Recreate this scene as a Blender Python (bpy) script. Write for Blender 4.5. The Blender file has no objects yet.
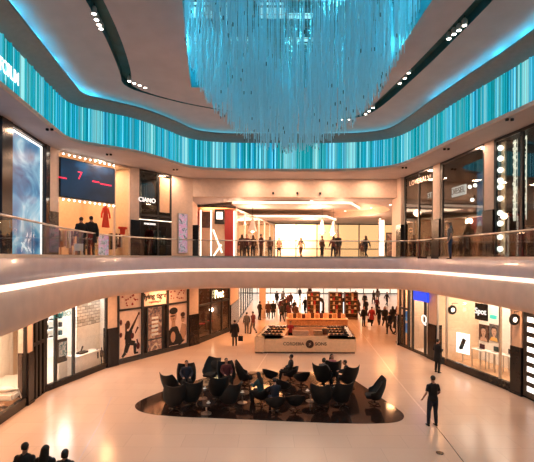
import bpy, bmesh, math, random
from mathutils import Vector, Matrix
from mathutils.geometry import tessellate_polygon
random.seed(7)
C = bpy.context.scene.collection
PI = math.pi
CX, HZ, F, EYE = 267.0, 257.0, 400.0, 6.0
SL = 5.95            # upper floor level

def gp(x, y):        # point of the ground floor seen at a photo coordinate
    Y = F*EYE/(y-HZ); return ((x-CX)/F*Y, Y)
def at(x, y, Y): return Vector(((x-CX)/F*Y, Y, EYE-(y-HZ)/F*Y))
def rot(a): return Matrix.Rotation(a, 4, 'Z')
def T(*v): return Matrix.Translation(Vector(v))

# ---------------------------------------------------------------- materials
M = {}
def mat(name, col=(.5,.5,.5), rough=.5, metal=0, emit=None, es=0, var=.06, scale=6, spec=.5, coat=0, trans=0, bump=0):
    m = bpy.data.materials.new(name); m.use_nodes = True
    nt = m.node_tree; b = nt.nodes['Principled BSDF']
    b.inputs['Roughness'].default_value = rough; b.inputs['Metallic'].default_value = metal
    b.inputs['Specular IOR Level'].default_value = spec
    b.inputs['Coat Weight'].default_value = coat; b.inputs['Coat Roughness'].default_value = .05
    b.inputs['Transmission Weight'].default_value = trans
    tc = nt.nodes.new('ShaderNodeTexCoord'); no = nt.nodes.new('ShaderNodeTexNoise')
    no.inputs['Scale'].default_value = scale; nt.links.new(tc.outputs['Object'], no.inputs['Vector'])
    cr = nt.nodes.new('ShaderNodeValToRGB'); nt.links.new(no.outputs['Fac'], cr.inputs['Fac'])
    cr.color_ramp.elements[0].position = .3; cr.color_ramp.elements[1].position = .7
    cr.color_ramp.elements[0].color = tuple(c*(1-var) for c in col)+(1,)
    cr.color_ramp.elements[1].color = tuple(min(1, c*(1+var)) for c in col)+(1,)
    nt.links.new(cr.outputs['Color'], b.inputs['Base Color'])
    if bump:
        bp = nt.nodes.new('ShaderNodeBump'); bp.inputs['Strength'].default_value = bump
        nt.links.new(no.outputs['Fac'], bp.inputs['Height']); nt.links.new(bp.outputs['Normal'], b.inputs['Normal'])
    if emit:
        b.inputs['Emission Color'].default_value = tuple(emit)+(1,); b.inputs['Emission Strength'].default_value = es
    M[name] = m; return m
def glassmat(name, tint=(1,1,1), refl=1.0, ior=1.45, opa=0, opac=(0,0,0)):
    m = bpy.data.materials.new(name); m.use_nodes = True; nt = m.node_tree; nt.nodes.clear()
    o = nt.nodes.new('ShaderNodeOutputMaterial'); mx = nt.nodes.new('ShaderNodeMixShader')
    t = nt.nodes.new('ShaderNodeBsdfTransparent'); g = nt.nodes.new('ShaderNodeBsdfGlossy')
    fr = nt.nodes.new('ShaderNodeFresnel'); fr.inputs['IOR'].default_value = ior
    mu = nt.nodes.new('ShaderNodeMath'); mu.operation = 'MULTIPLY'; mu.inputs[1].default_value = refl
    t.inputs['Color'].default_value = tuple(tint)+(1,); g.inputs['Roughness'].default_value = .02
    ge = nt.nodes.new('ShaderNodeNewGeometry'); mi = nt.nodes.new('ShaderNodeMix'); mi.inputs[2].default_value = ior; mi.inputs[3].default_value = 1/ior
    nt.links.new(ge.outputs['Backfacing'], mi.inputs[0]); nt.links.new(mi.outputs[0], fr.inputs['IOR'])
    nt.links.new(fr.outputs[0], mu.inputs[0]); nt.links.new(mu.outputs[0], mx.inputs[0])
    nt.links.new(t.outputs[0], mx.inputs[1]); nt.links.new(g.outputs[0], mx.inputs[2]); nt.links.new(mx.outputs[0], o.inputs[0])
    M[name] = m; return m

WARM = (1, .56, .33)
mat('wall', (.72,.55,.45), .55); mat('ceilwhite', (.52,.48,.50), .6, scale=1.5); mat('fascia', (.60,.50,.54), .22, coat=.3, scale=2)
mat('fascia_low', (.78,.56,.46), .4, scale=2); mat('bulk', (.20,.235,.24), .5)
mat('floor_up', (.60,.45,.36), .3); mat('plinth', (.012,.011,.013), .22, scale=14, var=.2, spec=.3)
mat('blackmetal', (.02,.02,.022), .35); mat('steel', (.55,.53,.52), .28, 1); mat('whiteframe', (.8,.78,.75), .4)
mat('led_warm', (.9,.8,.7), .5, emit=(1,.76,.56), es=1.7); mat('led_cyan', (.1,.6,.7), .5, emit=(.02,.62,.85), es=6.0)
mat('lamp_warm', (1,.9,.8), .5, emit=(1,.72,.46), es=16); mat('lamp_spot', (1,.95,.9), .5, emit=(1,.86,.7), es=14)
mat('lamp_down', (1,.9,.8), .5, emit=(1,.66,.38), es=42)
mat('lamp_white', (1,1,1), .5, emit=(1,.88,.74), es=7); mat('lamp_pale', (1,.95,.9), .5, emit=(1,.80,.62), es=2.6)
mat('white', (.82,.80,.76), .5); mat('cloth_white', (.8,.76,.7), .9, bump=.3, scale=18); mat('wood', (.38,.2,.1), .45, var=.25, scale=9)
mat('darkwood', (.10,.05,.03), .4, var=.3); mat('cream_panel', (.86,.56,.35), .35); mat('wood_floor', (.6,.36,.2), .4, var=.15)
mat('chair_shell', (.008,.008,.010), .6, var=.25); mat('chair_cushion', (.011,.011,.013), .85, var=.3, bump=.3, scale=30)
mat('skin', (.42,.22,.15), .55); mat('skin_dark', (.09,.045,.03), .55); mat('hair_black', (.012,.01,.009), .6, bump=.4, scale=60); mat('hair_brown', (.05,.025,.015), .6, bump=.4, scale=60)
mat('eye', (.02,.02,.02), .2); mat('lip', (.35,.1,.09), .5)
for n, c in dict(black=(.008,.008,.010), navy=(.008,.012,.028), charcoal=(.018,.018,.021), red=(.36,.025,.03), brown=(.07,.028,.018), maroon=(.09,.018,.024), grey=(.11,.10,.10), tan=(.55,.34,.24), whitecloth=(.7,.66,.62), teal=(.012,.05,.06), denim=(.02,.035,.08), pink=(.35,.12,.14), olive=(.07,.07,.04), blue=(.04,.12,.3)).items():
    mat('c_'+n, c, .85, var=.2, scale=25, bump=.2)
glassmat('glass', (.97,.98,.98), 1.0); glassmat('sun_glass', (.88,.73,.55), .8); glassmat('rail_glass', (.86,.90,.90), 1.5); glassmat('dark_glass', (.50,.56,.56), 1.8); glassmat('roof_glass', (.7,1,1), .4)  # sun_glass tint puts the warm glow of the low sun into the glass
mat('shop_white', (.85,.82,.76), .6); mat('shop_peach', (.75,.55,.38), .6); mat('shop_dark', (.05,.035,.03), .6, var=.3)
mat('shop_red', (.4,.03,.03), .5); mat('shop_brown', (.10,.05,.032), .6, var=.3)
mat('teal_wall', (.02,.13,.16), .5, var=.25, scale=2)
mat('sign_white', (1,1,1), .5, emit=(1,.97,.92), es=1.35); mat('sign_yellow', (1,.9,.5), .5, emit=(1,.85,.45), es=5)
mat('sign_blue', (.02,.08,.7), .5, emit=(.01,.07,.85), es=1.0); mat('sign_teal', (.0,.3,.35), .5)
mat('sign_black', (.012,.012,.012), .4); mat('red_led', (.6,.02,.05), .5, emit=(.9,.03,.08), es=1.4)
mat('red_cloth', (.75,.06,.03), .8); mat('gold', (.7,.45,.15), .3, 1); mat('paper', (.90,.70,.60), .6)
mat('green_sign', (.05,.4,.3), .5, emit=(.1,.8,.6), es=1)

def nodes(name, rough=.5, es=0):
    m = mat(name, (.5,.5,.5), rough); return m, m.node_tree, m.node_tree.nodes['Principled BSDF']
def ramp(nt, src, stops):
    r = nt.nodes.new('ShaderNodeValToRGB'); nt.links.new(src, r.inputs[0])
    e = r.color_ramp.elements
    while len(e) < len(stops): e.new(.5)
    for i, (p, c) in enumerate(stops): e[i].position = p; e[i].color = tuple(c)+(1,)
    return r
# polished stone floor: large slabs with fine joints
m, nt, b = nodes('floor', .2)
tc = nt.nodes.new('ShaderNodeTexCoord'); br = nt.nodes.new('ShaderNodeTexBrick'); br.offset = .5
br.inputs['Scale'].default_value = 1; br.inputs['Brick Width'].default_value = 1.8; br.inputs['Row Height'].default_value = .9
br.inputs['Mortar Size'].default_value = .006; br.inputs['Color1'].default_value = (.66,.50,.40,1); br.inputs['Color2'].default_value = (.63,.47,.375,1)
br.inputs['Mortar'].default_value = (.5,.39,.32,1)
no = nt.nodes.new('ShaderNodeTexNoise'); no.inputs['Scale'].default_value = .35; no.inputs['Detail'].default_value = 6
nt.links.new(tc.outputs['Object'], br.inputs['Vector']); nt.links.new(tc.outputs['Object'], no.inputs['Vector'])
r = ramp(nt, no.outputs['Fac'], [(.3,(.15,.15,.15)),(.75,(.255,.255,.255))]); nt.links.new(r.outputs[0], b.inputs['Roughness'])
nt.links.new(br.outputs['Color'], b.inputs['Base Color'])
# dark polished inlay
m = mat('inlay', (.022,.012,.010), .09, var=.3, scale=5, spec=.6)
mat('floor_line_pale', (.80,.62,.50), .15)  # thin pale lines across the stone floor
# backlit cyan frieze: translucent fins of many tones
m, nt, b = nodes('frieze', .25)
tc = nt.nodes.new('ShaderNodeTexCoord'); at_ = nt.nodes.new('ShaderNodeUVMap')
sp = nt.nodes.new('ShaderNodeSeparateXYZ'); nt.links.new(at_.outputs[0], sp.inputs[0])
def streak(scale, seed):
    mu = nt.nodes.new('ShaderNodeMath'); mu.operation = 'MULTIPLY'; mu.inputs[1].default_value = scale; nt.links.new(sp.outputs[0], mu.inputs[0])
    n = nt.nodes.new('ShaderNodeTexNoise'); n.noise_dimensions = '1D'; nt.links.new(mu.outputs[0], n.inputs['W']); n.inputs['Detail'].default_value = 1.5
    return n.outputs['Fac']
a1 = streak(2.0, 0); a2 = streak(.30, 1)
r1 = ramp(nt, a1, [(.30,(.0,.14,.17)),(.45,(.0,.22,.26)),(.54,(.01,.31,.36)),(.62,(.06,.44,.48)),(.70,(.35,.75,.76))])
r2 = ramp(nt, a2, [(.38,(.4,1.0,1.45)),(.47,(.5,.78,.82)),(.54,(.9,1.0,1.0)),(.62,(.6,1.1,1.35))])
mx = nt.nodes.new('ShaderNodeMix'); mx.data_type = 'RGBA'; mx.blend_type = 'MULTIPLY'; mx.inputs[0].default_value = 1
nt.links.new(r1.outputs[0], mx.inputs[6]); nt.links.new(r2.outputs[0], mx.inputs[7])
a3 = streak(.23, 2); ofs = nt.nodes.new('ShaderNodeMapRange'); nt.links.new(a3, ofs.inputs[0]); ofs.inputs[1].default_value = .51; ofs.inputs[2].default_value = .80
m2 = nt.nodes.new('ShaderNodeMix'); m2.data_type = 'RGBA'; nt.links.new(ofs.outputs[0], m2.inputs[0]); nt.links.new(mx.outputs[2], m2.inputs[6]); m2.inputs[7].default_value = (.36,.80,.80,1)
mx = m2; nt.links.new(mx.outputs[2], b.inputs['Emission Color']); b.inputs['Emission Strength'].default_value = 1.0
nt.links.new(r1.outputs[0], b.inputs['Base Color'])
# blue backlit display picture
def cloudmat(name, stops, scale, es, dist=1.5, rough=.3):
    m, nt, b = nodes(name, rough); tc = nt.nodes.new('ShaderNodeTexCoord'); n = nt.nodes.new('ShaderNodeTexNoise')
    n.inputs['Scale'].default_value = scale; n.inputs['Distortion'].default_value = dist; n.inputs['Detail'].default_value = 3
    nt.links.new(tc.outputs['Object'], n.inputs['Vector']); r = ramp(nt, n.outputs['Fac'], stops)
    for lk in list(b.inputs['Base Color'].links): nt.links.remove(lk)
    if es: b.inputs['Base Color'].default_value = (.02,.02,.02,1)
    else: nt.links.new(r.outputs[0], b.inputs['Base Color'])
    if es: nt.links.new(r.outputs[0], b.inputs['Emission Color']); b.inputs['Emission Strength'].default_value = es
cloudmat('blue_picture', [(.32,(.0,.05,.16)),(.5,(.03,.22,.42)),(.64,(.20,.50,.65)),(.78,(.75,.85,.88))], .7, .9, 1.2)
cloudmat('screen', [(.35,(.0,.012,.03)),(.56,(.002,.03,.075)),(.74,(.01,.16,.36))], .55, 1.0, .4)
cloudmat('pink_print', [(.35,(.02,.02,.03)),(.47,(.6,.55,.55)),(.55,(.75,.2,.35)),(.7,(.9,.75,.75))], 3.5, .8)  # print emits by itself so it shows brighter
cloudmat('stock', [(.3,(.03,.02,.02)),(.42,(.3,.12,.06)),(.52,(.65,.5,.35)),(.6,(.2,.05,.04)),(.72,(.85,.75,.6))], 5, 0)
cloudmat('stock_blue', [(.3,(.02,.03,.04)),(.45,(.1,.25,.3)),(.55,(.6,.62,.6)),(.7,(.1,.12,.16))], 6, 0)
cloudmat('warm_print', [(.35,(.05,.02,.02)),(.5,(.4,.12,.06)),(.65,(.8,.4,.2))], 3, .7)  # door and board print, emission added in place of light falling on it
# white brick wall
m, nt, b = nodes('white_brick', .7); tc = nt.nodes.new('ShaderNodeTexCoord'); mp = nt.nodes.new('ShaderNodeMapping'); mp.inputs['Rotation'].default_value = (PI/2,0,0)
br = nt.nodes.new('ShaderNodeTexBrick'); br.inputs['Scale'].default_value = 1.5; br.inputs['Color1'].default_value = (.85,.8,.74,1); br.inputs['Color2'].default_value = (.42,.38,.33,1); br.inputs['Mortar'].default_value = (.2,.18,.16,1)
nt.links.new(tc.outputs['Object'], mp.inputs[0]); nt.links.new(mp.outputs[0], br.inputs['Vector']); nt.links.new(br.outputs['Color'], b.inputs['Base Color'])
# acrylic rods of the hanging sculpture, lit from within
m = mat('rod', (.50,.72,.82), .3, emit=(.08,.36,.48), es=.16)
mat('roof_panel', (.03,.26,.34), .5, var=.3, scale=1.2)
mat('rod_tip', (.02,.05,.06), .4)

# ---------------------------------------------------------------- mesh building
class MB:
    def __init__(s): s.v = []; s.f = []; s.mi = []; s.m = 0; s.uv = None
    def add(s, vs, fs, X=None):
        o = len(s.v)
        s.v += [tuple(X @ Vector(v)) if X is not None else tuple(v) for v in vs]
        s.f += [tuple(o+i for i in f) for f in fs]; s.mi += [s.m]*len(fs); return s
    def box(s, x0, x1, y0, y1, z0, z1, X=None, b=0):
        if b <= 0:
            return s.add([(x,y,z) for x in (x0,x1) for y in (y0,y1) for z in (z0,z1)], [(0,1,3,2),(4,6,7,5),(0,4,5,1),(2,3,7,6),(0,2,6,4),(1,5,7,3)], X)
        bm = bmesh.new(); bmesh.ops.create_cube(bm, size=1)
        for v in bm.verts: v.co = Vector(((x0+x1)/2+v.co.x*(x1-x0), (y0+y1)/2+v.co.y*(y1-y0), (z0+z1)/2+v.co.z*(z1-z0)))
        bmesh.ops.bevel(bm, geom=bm.edges[:], offset=b, segments=2, affect='EDGES')
        bm.verts.index_update(); s.add([v.co[:] for v in bm.verts], [[v.index for v in f.verts] for f in bm.faces], X); bm.free(); return s
    def tube(s, pts, r, n=8, X=None, cap=True):
        pts = [Vector(p) for p in pts]; rs = r if isinstance(r, (list,tuple)) else [r]*len(pts)
        vs = []; fs = []
        for i, p in enumerate(pts):
            t = (pts[min(i+1,len(pts)-1)]-pts[max(i-1,0)]).normalized()
            ref = Vector((1,0,0)) if abs(t.x) < .9 else Vector((0,1,0))
            u = (ref-ref.dot(t)*t).normalized(); w = t.cross(u)
            ra, rb = rs[i] if isinstance(rs[i], (tuple,list)) else (rs[i], rs[i])
            for k in range(n):
                a = 2*PI*k/n; vs.append(p+u*math.cos(a)*ra+w*math.sin(a)*rb)
        for i in range(len(pts)-1):
            for k in range(n): fs.append((i*n+k, i*n+(k+1)%n, (i+1)*n+(k+1)%n, (i+1)*n+k))
        if cap: fs += [tuple(range(n-1,-1,-1)), tuple(range((len(pts)-1)*n, len(pts)*n))]
        return s.add(vs, fs, X)
    def lathe(s, prof, n=20, X=None):
        vs = [(r*math.cos(2*PI*k/n), r*math.sin(2*PI*k/n), z) for r, z in prof for k in range(n)]
        fs = [(i*n+k, i*n+(k+1)%n, (i+1)*n+(k+1)%n, (i+1)*n+k) for i in range(len(prof)-1) for k in range(n)]
        fs += [tuple(range(n-1,-1,-1)), tuple(range((len(prof)-1)*n, len(prof)*n))]
        return s.add(vs, fs, X)
    def ball(s, c, r, n=12, m=8, X=None):
        rx, ry, rz = r if isinstance(r, (tuple,list)) else (r,r,r)
        prof = [(math.sin(PI*i/m), -math.cos(PI*i/m)) for i in range(m+1)]
        vs = [(c[0]+rx*max(q,.001)*math.cos(2*PI*k/n), c[1]+ry*max(q,.001)*math.sin(2*PI*k/n), c[2]+rz*z) for q, z in prof for k in range(n)]
        fs = [(i*n+k, i*n+(k+1)%n, (i+1)*n+(k+1)%n, (i+1)*n+k) for i in range(m) for k in range(n)]
        return s.add(vs, fs, X)
    def prism(s, poly, z0, z1, X=None):
        n = len(poly); vs = [(x,y,z0) for x,y in poly]+[(x,y,z1) for x,y in poly]
        tri = tessellate_polygon([[Vector((x,y,0)) for x,y in poly]])
        fs = [tuple(t) for t in tri]+[tuple(n+i for i in reversed(t)) for t in tri]
        fs += [(i,(i+1)%n,n+(i+1)%n,n+i) for i in range(n)]
        return s.add(vs, fs, X)
    def flat(s, loops, z, X=None):     # planar face with holes
        vs = [Vector((x,y,0)) for l in loops for x,y in l]
        tri = tessellate_polygon([[Vector((x,y,0)) for x,y in l] for l in loops])
        return s.add([(v.x,v.y,z) for v in vs], [tuple(t) for t in tri], X)
    def build(s, name, m, parent=None, X=None, smooth=False):
        me = bpy.data.meshes.new(name); me.from_pydata(s.v, [], s.f)
        ms = m if isinstance(m, (list,tuple)) else [m]
        for q in ms: me.materials.append(M[q])
        if len(ms) > 1: me.polygons.foreach_set('material_index', s.mi)
        bm = bmesh.new(); bm.from_mesh(me); bmesh.ops.recalc_face_normals(bm, faces=bm.faces); bm.to_mesh(me); bm.free()
        if s.uv:
            uvl = me.uv_layers.new(name='uv')
            for lp in me.loops: uvl.data[lp.index].uv = s.uv[lp.vertex_index]
        if smooth:
            me.polygons.foreach_set('use_smooth', [True]*len(me.polygons))
            try: me.set_sharp_from_angle(angle=math.radians(40))
            except Exception: pass
        o = bpy.data.objects.new(name, me); C.objects.link(o)
        if parent: o.parent = parent
        if X is not None: o.matrix_basis = X
        return o
def tag(o, label=None, cat=None, group=None, kind=None):
    if label: o['label'] = label
    if cat: o['category'] = cat
    if group: o['group'] = group
    if kind: o['kind'] = kind
    return o
def thing(name, label, cat, X=None, group=None):
    o = bpy.data.objects.new(name, None); C.objects.link(o); o.empty_display_size = .2
    if X is not None: o.matrix_basis = X
    return tag(o, label, cat, group)
def struct(name, mb, m, X=None, smooth=False): return tag(mb.build(name, m, None, X, smooth), kind='structure')
def copy_tree(o, parent=None):
    c = o.copy(); C.objects.link(c); c.parent = parent
    for ch in list(o.children): copy_tree(ch, c)
    return c
def text(name, s, size, m, parent, X, ext=.01, align='CENTER', w=1.0, bold=0):
    cu = bpy.data.curves.new(name, 'FONT'); cu.body = s; cu.size = size; cu.extrude = ext; cu.align_x = align; cu.align_y = 'CENTER'; cu.space_character = w; cu.offset = bold
    tmp = bpy.data.objects.new(name, cu); C.objects.link(tmp)
    dg = bpy.context.evaluated_depsgraph_get(); me = bpy.data.meshes.new_from_object(tmp.evaluated_get(dg))
    bpy.data.objects.remove(tmp); me.materials.clear(); me.materials.append(M[m])
    o = bpy.data.objects.new(name, me); C.objects.link(o); o.parent = parent; o.matrix_basis = X @ Matrix.Rotation(PI/2, 4, 'X'); return o

def chaikin(P, n=3, closed=True):
    for _ in range(n):
        Q = []
        for i in range(len(P) if closed else len(P)-1):
            a = P[i]; b = P[(i+1)%len(P)]
            Q += [(a[0]*.75+b[0]*.25, a[1]*.75+b[1]*.25), (a[0]*.25+b[0]*.75, a[1]*.25+b[1]*.75)]
        P = Q
    return P
def area(P): return sum(P[i][0]*P[(i+1)%len(P)][1]-P[(i+1)%len(P)][0]*P[i][1] for i in range(len(P)))/2
def offset(P, d):    # positive = towards the inside
    n = len(P); s = 1 if area(P) > 0 else -1; R = []
    for i in range(n):
        t = Vector((P[(i+1)%n][0]-P[i-1][0], P[(i+1)%n][1]-P[i-1][1])).normalized()
        R.append((P[i][0]-t.y*d*s, P[i][1]+t.x*d*s))
    return R
def sweep(P, prof, a=0, b=None, closed=True):   # profile [(offset inward, z)] carried round a plan curve
    mb = MB(); loops = [(offset(P, d), z) for d, z in prof]; n = len(P); k = len(prof)
    L = [0]
    for i in range(n): L.append(L[-1]+math.dist(P[i], P[(i+1)%n]))
    mb.v = [(l[i%n][0], l[i%n][1], z) for i in range(n+1) for l, z in loops]
    mb.uv = [(L[i], z) for i in range(n+1) for l, z in loops]
    mb.f = [(i*k+j, (i+1)*k+j, (i+1)*k+j+1, i*k+j+1) for i in range(n) for j in range(k-1)]; mb.mi = [0]*len(mb.f)
    return mb
# ---------------------------------------------------------------- the shell of the place
O = chaikin([(-6.0,-6),(-6.0,4),(-6.3,9.4),(-6.9,12.5),(-7.45,16),(-7.5,18.9),(-6.6,21.5),(-4.7,24.1),(-1.5,24.6),(3,24.6),(7.6,24.6),(8.7,23.6),(9.0,20.3),(9.25,15.7),(9.2,10),(9.1,-6)], 3)
U = chaikin([(-7.0,-6),(-7.4,8),(-7.9,11.8),(-8.5,15.9),(-8.7,17.6),(-7.5,18.5),(-6.3,19.4),(-5.3,21),(-4.5,22.7),(-2.7,23.4),(0,23.4),(3,23.4),(5.4,23.2),(7.1,22.4),(7.6,20.7),(7.9,18),(8.25,15.8),(8.8,12.8),(9,9),(9,-6)], 3)
struct('floor', MB().box(-17,27,-8,66.5,-.15,0), 'floor')
rectL = [(-17,-8),(27,-8),(27,66.5),(-17,66.5)]; rectS = [(-17,-8),(27,-8),(27,46),(-17,46)]; rectU = [(-17,-8),(17,-8),(17,26.6),(-17,26.6)]
struct('floor_upper', MB().flat([rectS, O], SL), 'floor_up')
struct('ceiling_lower', MB().flat([rectL, O], 4.1), 'ceilwhite')
struct('trim_1', sweep(O, [(0,SL),(.0,5.93),(.03,5.86),(.03,5.30),(-.06,5.27)]), 'fascia', smooth=True)
struct('trim_2', sweep(O, [(-.06,5.13),(.10,5.13),(.17,5.09),(.20,4.98),(.20,4.30),(.15,4.16),(.05,4.08),(-.1,4.1)]), 'fascia_low', smooth=True)
tag(sweep(O, [(-.06,5.27),(-.04,5.26),(.04,5.14),(.04,5.05)]).build('light_strip', 'led_warm'), 'continuous warm white light strip running round the balcony edge', 'light strip')
# upper lip, frieze, bulkhead
struct('ceiling_soffit', MB().flat([rectU, U], 11.0), 'ceilwhite')
struct('trim_3', sweep(U, [(0,11.0),(.03,11.02),(.03,11.16),(-.10,11.18)]), 'wall', smooth=True)
fr = sweep(U, [(-.10,11.18),(-.10,12.72)]).build('light_frieze', 'frieze'); tag(fr, 'backlit cyan glass frieze wrapping round above the upper shopfronts', 'light frieze')
# raised fins in front of the frieze glass
mb = MB(); Ln = 0
Pf = offset(U, -.06)
for i in range(len(Pf)):
    a = Vector(Pf[i]); b2 = Vector(Pf[(i+1)%len(Pf)]); d = (b2-a).length; u = (b2-a).normalized(); q = 0
    while q < d-.05:
        if a.y > 2:
            c = a+u*q; X = Matrix.Translation((c.x,c.y,0)) @ rot(math.atan2(u.y,u.x)); h = random.choice([12.70,12.70,12.66])
            mb.box(-.012,.012,-.03,.03,11.19,h,X)
        q += random.choice([.4,.6,.8,1.2])
o = mb.build('fins', 'frieze', fr)
uv = o.data.uv_layers.new(name='uv')
for p in o.data.polygons:
    c = p.center
    for li in p.loop_indices: uv.data[li].uv = (3.1+.2*math.floor((c.x*7.3+c.y*11.1)*2)%1, c.z)
struct('trim_4', sweep(U, [(-.12,12.70),(.0,12.71),(.06,12.74),(.60,12.90),(.66,12.96),(.66,13.03),(.60,13.03),(.60,12.95),(-.12,12.8)]), 'bulk', smooth=True)
tag(sweep(U, [(-.1,12.86),(.1,12.88)]).build('cove_light', 'led_cyan'), 'cyan cove light hidden behind the grey lip under the big ceiling', 'cove light')
# main ceiling with a slot ring and the skylight well
S0 = [(-5.0,-5,.5),(-4.95,8,.5),(-5.15,12,.5),(-5.75,15.6,.45),(-6.15,16.9,.3),(-5.2,17.9,.12),(-3.4,19.2,.12),(0,20.6,.12),(3.3,20.9,.12),(4.6,20.7,.22),(5.3,19.8,.45),(5.7,17.5,.5),(6.15,13.5,.5),(6.4,9,.5),(6.4,-5,.5)]
def chaik3(P, n):
    for _ in range(n):
        Q = []
        for i in range(len(P)):
            a = P[i]; b = P[(i+1)%len(P)]
            Q += [tuple(a[j]*.75+b[j]*.25 for j in range(3)), tuple(a[j]*.25+b[j]*.75 for j in range(3))]
        P = Q
    return P
S1 = chaik3(S0, 2); So = [(p[0],p[1]) for p in S1]; Si = []
s = 1 if area(So) > 0 else -1
for i in range(len(So)):
    t = Vector((So[(i+1)%len(So)][0]-So[i-1][0], So[(i+1)%len(So)][1]-So[i-1][1])).normalized(); d = S1[i][2]
    Si.append((So[i][0]-t.y*d*s, So[i][1]+t.x*d*s))
WELL = [(-1.7,3.5),(-2.4,11.2),(-3.05,15.5),(-3.25,17.0),(4.5,17.0),(4.7,3.5)]
CZ = 13.2
struct('ceiling', MB().flat([offset(U,-.3), So], CZ), 'ceilwhite'); struct('ceiling_inner', MB().flat([Si, WELL], CZ), 'ceilwhite')
mb = MB(); n = len(So)
mb.v = [(x,y,z) for (x,y),(p,q) in zip(So,Si) for x,y,z in ((x,y,CZ),(x,y,CZ+.3),(p,q,CZ+.3),(p,q,CZ))]
mb.f = [(i*4+j, i*4+j+1, ((i+1)%n)*4+j+1, ((i+1)%n)*4+j) for i in range(n) for j in range(3)]; mb.mi = [0]*len(mb.f)
struct('trim_5', mb, 'teal_wall')
mb = MB(); n = len(WELL)
for i in range(n):
    a = WELL[i]; b = WELL[(i+1)%n]; k = len(mb.v)
    mb.add([(a[0],a[1],CZ),(b[0],b[1],CZ),(b[0],b[1],15.0),(a[0],a[1],15.0)], [(0,1,2,3)])
struct('wall_skylight', mb, 'teal_wall')
w = MB(); w2 = MB(); random.seed(12)
for i in range(8):
    for j in range(17):
        x0 = -3.4+i*1.025; y0 = 3.3+j*.82; clear = random.random() < (.5 if j in (13,14,16) else .12)
        (w if clear else w2).add([(x0,y0,15.02),(x0+1.025,y0,15.02),(x0+1.025,y0+.82,15.02),(x0,y0+.82,15.02)], [(0,1,2,3)])
struct('window_skylight', w, 'roof_glass'); struct('ceiling_skylight', w2, 'roof_panel')
mb = MB()
for i in range(9): mb.box(-3.5,4.9,3.4+i*1.7-.09,3.4+i*1.7+.09,14.72,15.0)
for i in range(9): mb.box(-3.4+i*1.02-.04,-3.4+i*1.02+.04,3.3,17.2,14.86,14.99)
for i in range(17): mb.box(-3.4,4.8,3.9+i*.8-.02,3.9+i*.8+.02,14.93,14.99)
struct('trim_6', mb, 'teal_wall')
# beam over the upper corridor and corridor ceiling
mb = MB().box(-5.2,9.2,25.6,26.0,9.84,11.0).box(-17,-5.2,26.4,26.6,SL,11).box(9.2,17,26.4,26.6,SL,11)
struct('beam', mb, 'wall')
dome = [(1.8+8.2*math.cos(2*PI*k/48), 33.5+6.6*math.sin(2*PI*k/48)) for k in range(48)]
struct('ceiling_corridor', MB().flat([[(-17,25.9),(27,25.9),(27,46),(-17,46)], dome], 9.84), 'ceilwhite')
mb = MB(); mb.flat([dome], 10.35); mb.v += [(x,y,9.84) for x,y in dome]; k = 48
mb.f += [(i,(i+1)%48,48+(i+1)%48,48+i) for i in range(48)]; mb.mi += [0]*48
struct('ceiling_dome', mb, 'wall')
# outer walls
mb = MB().box(-17.2,-17,-8,66.5,0,13).box(27,27.2,-8,66.5,0,13).box(-17,27,-8.2,-8,0,13.3).box(-9.5,9.5,-8,-6.2,10.9,13.3); struct('wall_outer', mb, 'wall')
struct('wall_back_upper', MB().box(-17,.9,45.6,45.9,SL,9.9).box(16,27,45.6,45.9,SL,9.9).box(-17,27,46,46.2,4.0,SL+.02), 'wall')
def glazing(name, x0, x1, y, z0, z1, step, tr):
    g = MB().box(x0,x1,y-.01,y+.01,z0,z1).build(name, 'sun_glass' if z0 > 3 else 'glass'); tag(g, kind='structure')
    mb = MB(); k = x0
    while k <= x1+.01: mb.box(k-.05,k+.05,y-.08,y+.08,z0,z1); k += step
    for z in tr: mb.box(x0,x1,y-.06,y+.06,z-.05,z+.05)
    mb.build('window_frame', 'blackmetal', g)
glazing('window_1', .9, 16, 45.7, SL, 9.84, 2.4, (SL+.08, SL+1.0, 9.76)); glazing('window_2', -6, 27, 66.2, 0, 4.1, 2.2, (.06, 1.1, 3.0, 4.0))
# ---------------------------------------------------------------- facade plans, each given in order of growing photo x
UL = [(-8.4,-6),(-8.9,8),(-9.45,14.1),(-10.0,18.4),(-8.3,21.7),(-7.3,22.7),(-5.9,24.5),(-4.75,25.7)]
UR = [(8.45,25.0),(9.06,21.7),(9.5,17.5),(9.9,14.9),(10.3,11),(10.5,6),(10.6,-6)]
LL = [(-9.1,-6),(-9.2,10),(-9.5,14),(-9.7,16.7),(-9.9,18.75),(-8.86,21.2),(-6.3,25.1),(-3.5,29.5),(-2.9,32.9),(-2.3,45),(-1.9,60)]
LR = [(10.0,33),(9.1,27.4),(10.27,20.7),(11.1,17.7),(11.4,14),(11.5,8),(11.5,-6)]
def hit(poly, x):
    r = (x-CX)/F
    for (ax,ay),(bx,by) in zip(poly, poly[1:]):
        den = (bx-ax)-r*(by-ay)
        if abs(den) < 1e-9: continue
        t = (r*ay-ax)/den
        if -1e-6 <= t <= 1+1e-6 and ay+t*(by-ay) > .5: return Vector((ax+t*(bx-ax), ay+t*(by-ay), 0))
    raise Exception('no hit %s' % x)
def frame(poly, xa, xb, z0):
    a = hit(poly, xa); b = hit(poly, xb); d = b-a
    return Matrix.Translation((a.x,a.y,z0)) @ rot(math.atan2(d.y,d.x)), d.length
def loc(X, x, y, d):     # where the sight line of a photo point meets the plane at depth d behind the shopfront
    I = X.inverted(); o = I @ Vector((0,0,EYE)); q = I.to_3x3() @ Vector(((x-CX)/F, 1, -(y-HZ)/F))
    t = (d-o.y)/q.y; return o+q*t
def lamp(X, size, power, col, sy=None, name='ceiling_lamp'):
    l = bpy.data.lights.new(name, 'AREA'); l.energy = power; l.color = col; l.shape = 'RECTANGLE'; l.size = size; l.size_y = sy or size
    o = bpy.data.objects.new(name, l); C.objects.link(o); o.matrix_basis = X; return o
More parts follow.
